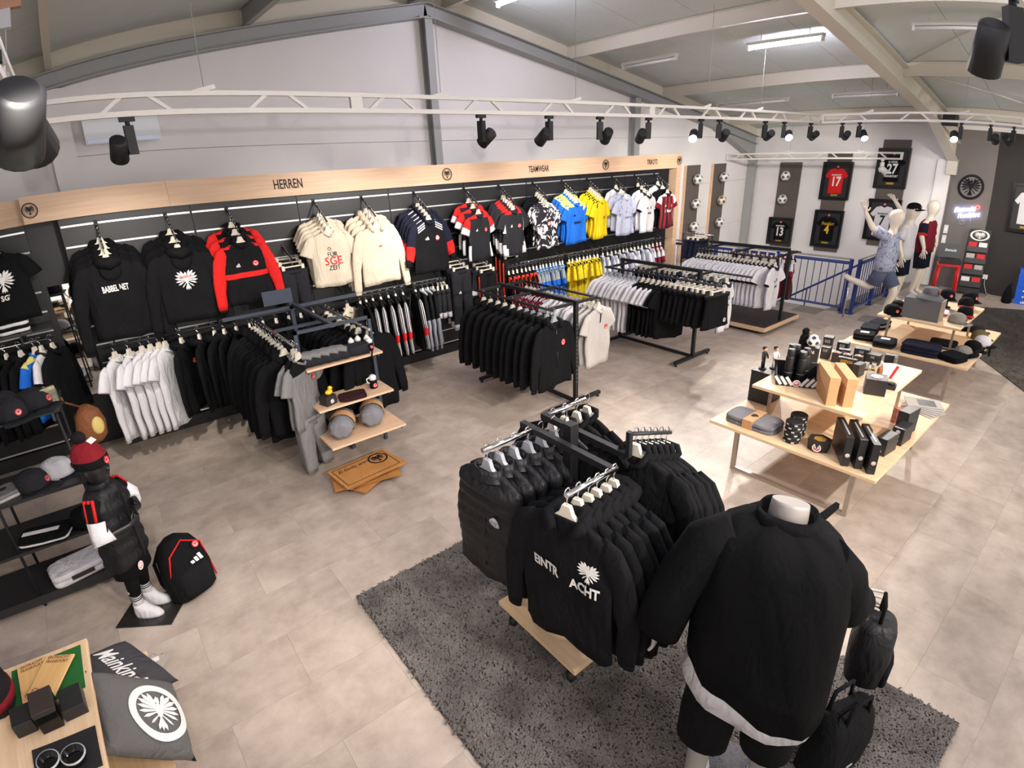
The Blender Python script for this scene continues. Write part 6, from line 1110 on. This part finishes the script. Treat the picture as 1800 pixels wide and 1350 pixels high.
# ---------------------------------------------------------------- black shelf with caps at the left
t = thing('cap_shelf', 'black steel shelf unit with four boards at the left edge', 'shelf', (-1.1, 4.6, 0)); bsh = mat('black_shelf_board', (38, 37, 38), .4)
for z in (.1, .48, .87): b = MB(); b.box(-.75, .65, -.24, .24, z - .022, z); b.obj('shelf_board', bsh, t)
b = MB(); b.box(-.75, .65, -.2, .28, 1.388, 1.4); b.obj('glass_board', mat('smoked_glass', (70, 84, 82), .08, alpha=.6), t)
for x in (-.7, .06, .62):
    for y in (-.22, .25): b = MB(); b.tube([(x + (.02 if y < 0 else 0), y, 0), (x, y * .8, 1.39)], .011, 8); b.obj('upright', blackm, t)
b = MB(); b.box(-.75, .65, -.24, -.225, .03, .078); b.obj('kick_board', bsh, t)
for lab, k, x, y, z, rz, ti in (('dark cap with red and white patches on the glass board', CDG, -.6, 4.60, 1.402, 60, 0), ('dark cap with a white oval patch on the glass board', CDG, -.74, 4.5, 1.402, 30, 0), ('dark cap at the very left of the glass board', CDG, -.92, 4.55, 1.402, 10, 0), ('dark cap at the back of the glass board', CDG, -.8, 4.7, 1.402, -20, 0), ('white cap with a dark brim on the third board', CWL, -.62, 4.58, .872, 70, 0), ('charcoal cap left of the white cap on the third board', CDG, -.78, 4.5, .872, 64, 0), ('black cap with a red brim on the second board', CBR, -.55, 4.48, .482, 60, 0)):
    o = cap(k, lab, (x, y, z), rz, ti); o.scale = (1.15, 1.15, 1.15)
t = folded('knit_bobble', 'grey knitted hat with black pattern at the left of the third board', 'knit hat', (-1.0, 4.5, .872), .24, .2, .05, [LGR, GRY], 20, None, 2, seed=4, top_print=(MB().prism([(-.05, -.02), (.05, -.02), (.05, .02), (-.05, .02)], -.001, 0), black_print))
t = folded('folded_jersey', 'black and white folded jersey on the second board', 'folded clothes', (-.83, 4.47, .482), .36, .24, .05, [BLK, WHT, BLK], -14, None, 3, seed=5, top_print=(MB().prism([(-.16, -.02), (.1, -.02), (.1, .03), (-.16, .03)], -.001, 0), white_print))
t = folded('folded_towel', 'white folded towel with a dark label on the bottom board', 'towel', (-.72, 4.5, .102), .42, .26, .1, WHT, 10, None, 2, seed=6); b = MB(); b.box(-.08, .08, -.133, -.13, .03, .065); b.obj('label', dbox, t)
t = thing('leaflet_holder', 'small clear leaflet holder at the end of the glass board', 'leaflet holder', (-.5, 4.58, 1.402), R(30)); b = MB(); b.box(-.05, .05, -.01, .01, 0, .12); b.obj('leaflet', mat('leaflet_print', (170, 160, 120), .5, noise=.6, nscale=25), t); b = MB(); b.box(-.055, .055, -.016, -.012, 0, .1); b.obj('clear_front', glassm, t)
t = thing('brown_backpack', 'brown plush backpack with a cream patch hanging on the shelf end', 'backpack', (-.33, 4.74, .98), R(40)); bl = cloth('brown_leather', (128, 78, 46), rough=.6)
b = MB(); b.loft([[(w_ * math.cos(a), d * math.sin(a), z) for a in [2 * math.pi * k / 18 for k in range(18)]] for z, w_, d in ((0, .06, .04), (.04, .1, .07), (.14, .115, .08), (.24, .09, .07), (.3, .03, .03))]); b.obj('bag_body', bl, t); b = MB(); b.ball((0, -.07, .14), .05, .025, .07); b.obj('cream_patch', mat('cream_patch', (214, 190, 110), .6), t)
b = MB(); b.tube([(0, .03, .28), (-.12, .03, .38), (-.13, .02, .42)], .008, 6); b.obj('strap', bl, t)

# left slat wall: shelf, rail and clothes
t = thing('clothes_shelf', 'black wall shelf with folded clothes beyond the mirror', 'shelf', (-1.3, 7.14, 1.5)); b = MB(); b.box(-.9, .78, -.4, 0, -.02, 0); b.obj('shelf_board', bsh, t); b = MB(); b.cyl((-.9, -.36, -.1), (.78, -.36, -.1), .012); b.obj('rail_tube', chrome, t)
for x in (-.6, .5): b = MB(); b.prism([(x - .008, -.12), (x + .008, -.12), (x + .008, 0), (x - .008, 0)], -.38, 0); b.obj('bracket', blackm, t)
folded('folded_jersey', 'white and black folded shirts on the wall shelf beyond the mirror', 'folded clothes', (-.86, 6.95, 1.502), .3, .28, .1, [WHT, BLK, WHT], 8, None, 3, seed=8)
K['tee_graphic'].put('hanging_shirt', 'black shirt with a white print at the far left edge', 'shirt', (-.82, 6.86, 2.42), R(6)); K['black_hood'].put('hanging_hoodie', 'black hoodie left of the far left printed shirt', 'hoodie', (-1.1, 6.9, 2.42), R(0))
arm(-.82, 2.43, .3, .02, 'black display arm at the far left wall', y=7.15, group='far left arms'); arm(-1.1, 2.43, .3, .02, 'leftmost black display arm, at the frame edge', y=7.15, group='far left arms')
rail_row('black_hood', lin(-1.5, -.85, 6), 'hanging_hoodie', 'black hoodie on the rail below the far left wall shelf', 'hoodie', y=6.78, z=1.413, a=70); rail_row('blue', [-.72], 'hanging_football_shirt', 'blue and white shirt on the rail below the far left wall shelf', 'football shirt', y=6.78, z=1.413, a=64); rail_row('white_jersey', [-.66], 'hanging_football_shirt', 'white shirt on the rail below the far left wall shelf', 'football shirt', y=6.78, z=1.413, a=64)
rail_row('jacket_long', [-.56], 'hanging_jacket', 'black jacket at the right end of the far left rail', 'jacket', y=6.78, z=1.413, a=64)

# ---------------------------------------------------------------- low table at the bottom left corner
t = thing('corner_table', 'two-tier oak table cut off by the bottom left corner', 'table', (-.9, 2.1, 0)); b = MB(); b.box(-.4, .355, -.7, .63, .77, .8); ob('upper_top', b.mesh('upper_top', oaky), t, bevel=.004); b = MB(); b.box(-.6, .54, -.7, .85, .37, .4); ob('lower_top', b.mesh('lower_top', oaky), t, bevel=.004)
for y in (-.55, .45): b = MB(); b.box(-.3, .2, y - .018, y + .018, .4, .77); b.obj('upper_support', tleg, t); b = MB(); b.box(-.5, -.464, y, y + .036, 0, .37); b.box(.41, .446, y, y + .036, 0, .37); b.box(-.464, .41, y, y + .036, 0, .03); b.obj('leg_frame', tleg, t)
t = thing('green_felt', 'green felt sheet lying on the corner table', 'felt sheet', (-.745, 2.55, .801)); b = MB(); b.box(-.17, .17, -.16, .14, 0, .004); b.obj('felt', mat('green_felt', (22, 92, 30), .95), t)
wb2 = wood('bamboo_board', (214, 168, 104), (226, 182, 120), 1)
for i, (x, y, rz, lab) in enumerate(((-.8, 2.56, 4, 'light wood breakfast board under the other one'), (-.72, 2.53, -26, 'light wood breakfast board on top, on the green felt'))):
    t = thing('wooden_board', lab, 'cutting board', (x, y, .806 + .011 * i), R(rz)); b = MB(); b.box(-.075, .075, -.13, .13, 0, .01); ob('board', b.mesh('board', wb2), t, bevel=.006); b = text('EINTRACHT\nFRANKFURT', .018, .8, .01, .0006); b.xf(Matrix.Translation((0, .1, .0105)) @ Matrix.Rotation(R(-90), 4, 'X')); b.obj('engraving', mat('burnt_brown', (120, 76, 40), .8), t); b = MB(); b.ring(.012, .016, -.0006, 0, 14); b.xf(Matrix.Translation((-.04, -.09, .0105)) @ Matrix.Rotation(R(-90), 4, 'X')); b.obj('engraved_ring', mat('burnt_brown', (120, 76, 40), .8), t)
for i, (x, y, sx, sy, sz, lab) in enumerate(((-.86, 2.3, .1, .12, .07, 'matt black box at the left of the corner table'), (-.74, 2.28, .1, .14, .12, 'glossy black box in the middle of the corner table'), (-.63, 2.3, .1, .14, .06, 'matt black box at the right of the corner table'))): boxthing('gift_box', lab, 'gift box', (x, y, .8), sx, sy, sz, dbox if i != 1 else mat('gloss_black', (14, 14, 15), .12), 4, lid=dbox2 if i == 1 else None)
t = thing('slate_board', 'black slate sheet in front of the boxes on the corner table', 'tray', (-.7, 2.04, .801)); b = MB(); b.box(-.15, .14, -.12, .1, 0, .006); b.obj('sheet', dbox, t)
for i, (x, y) in enumerate(((-.66, 2.0), (-.77, 2.02))): t = thing('glass_ashtray', ['right', 'left'][i] + ' glossy black bowl on the slate sheet', 'bowl', (x, y, .807)); b = MB(); b.lathe([(.035, 0), (.05, .01), (.055, .035), (.048, .035), (.035, .012)], 20); b.obj('bowl', mat('gloss_black', (14, 14, 15), .12), t); b = MB(); b.lathe([(.0555, .03), (.0555, .037), (.05, .037)], 20, cap=False); b.obj('rim', sil, t)
t = thing('knit_scarf', 'dark red and black knitted item at the left edge of the corner table', 'knitwear', (-.98, 2.5, .8)); b = MB(); b.loft([[(w_ * math.cos(a), w_ * 1.3 * math.sin(a), z) for a in [2 * math.pi * k / 18 for k in range(18)]] for z, w_ in ((0, .08), (.05, .1), (.14, .09), (.2, .05))]); b.obj('knit_body', cloth('black_knit', (24, 20, 22), bump=.8), t); b = MB(); b.lathe([(.102, .05), (.1, .09)], 18, sy=1.3); b.obj('red_band', bm_, t)
def cushion(label, c, n, up, w, m, prints):
    t = thing('cushion', label, 'cushion', c); n = Vector(n).normalized(); y = -n; z = Vector(up); z = (z - y * z.dot(y)).normalized(); x = y.cross(z); t.rotation_euler = Matrix((x, y, z)).transposed().to_euler(); b = MB(); N = 16
    def th(u, v): return .075 * max(0, (1 - u ** 4)) ** .6 * max(0, (1 - v ** 4)) ** .6
    for sg in (-1, 1):
        k0 = len(b.v)
        for i in range(N + 1):
            for j in range(N + 1):
                u, v = -1 + 2 * i / N, -1 + 2 * j / N; q = 1 - .06 * (1 - abs(v) ** 2) * abs(u) ** 3; b.v.append((u * w / 2 * (1 - .05 * (1 - v * v)), sg * th(u, v), v * w / 2 * (1 - .05 * (1 - u * u))))
        for i in range(N):
            for j in range(N): b.face((k0 + i * (N + 1) + j, k0 + (i + 1) * (N + 1) + j, k0 + (i + 1) * (N + 1) + j + 1, k0 + i * (N + 1) + j + 1), 0, True)
    bm = bmesh.new(); me = b.mesh('cover', m); bm.from_mesh(me); bmesh.ops.remove_doubles(bm, verts=bm.verts, dist=.0005); bmesh.ops.recalc_face_normals(bm, faces=bm.faces); bm.to_mesh(me); bm.free(); ob('cover', me, t)
    for nm, mb, pm in prints:
        q = MB(); q.v = [(px, -th(px / (w / 2), pz / (w / 2)) - .003 + py, pz) for px, py, pz in mb.v]; q.f = mb.f; q.m = mb.m; q.s = mb.s; q.obj(nm, pm, t)
    return t
pr = MB().ring(.115, .15, -.001, 0, 40, (.04, -.03)); eg = dense(eagle(.11, c=(.04, -.03)), 1)
cushion('grey cushion with a white eagle emblem leaning on the corner table', (-.42, 2.30, .59), (.75, -.12, .62), (.2, 1, .35), .46, cloth('cushion_grey', (96, 94, 92)), [('white_ring', pr, white_print), ('eagle_print', eg, white_print)])
cushion('charcoal cushion with white script lettering behind the eagle cushion', (-.50, 2.68, .54), (.45, .0, .9), (.8, .5, -.3), .42, cloth('cushion_charcoal', (58, 57, 60)), [('script_lettering', text('Mainkind', .1, .55, .01, .001, .35), white_print)])
t = thing('plastic_wrap', 'crumpled clear plastic wrap beside the charcoal cushion', 'wrap', (-.32, 2.80, .402)); b = MB(); rnd = random.Random(9); b.loft([[(w_ * math.cos(a) + rnd.uniform(-.02, .02), w_ * math.sin(a) + rnd.uniform(-.02, .02), z) for a in [2 * math.pi * k / 10 for k in range(10)]] for z, w_ in ((0, .05), (.02, .06), (.05, .03))], sm=False); b.obj('film', glassm, t); b = MB(); b.box(-.02, .02, -.03, .0, .05, .053); b.obj('label', fgw, t)
for o in list(S.objects):
    if o.get('label') == '': del o['label']
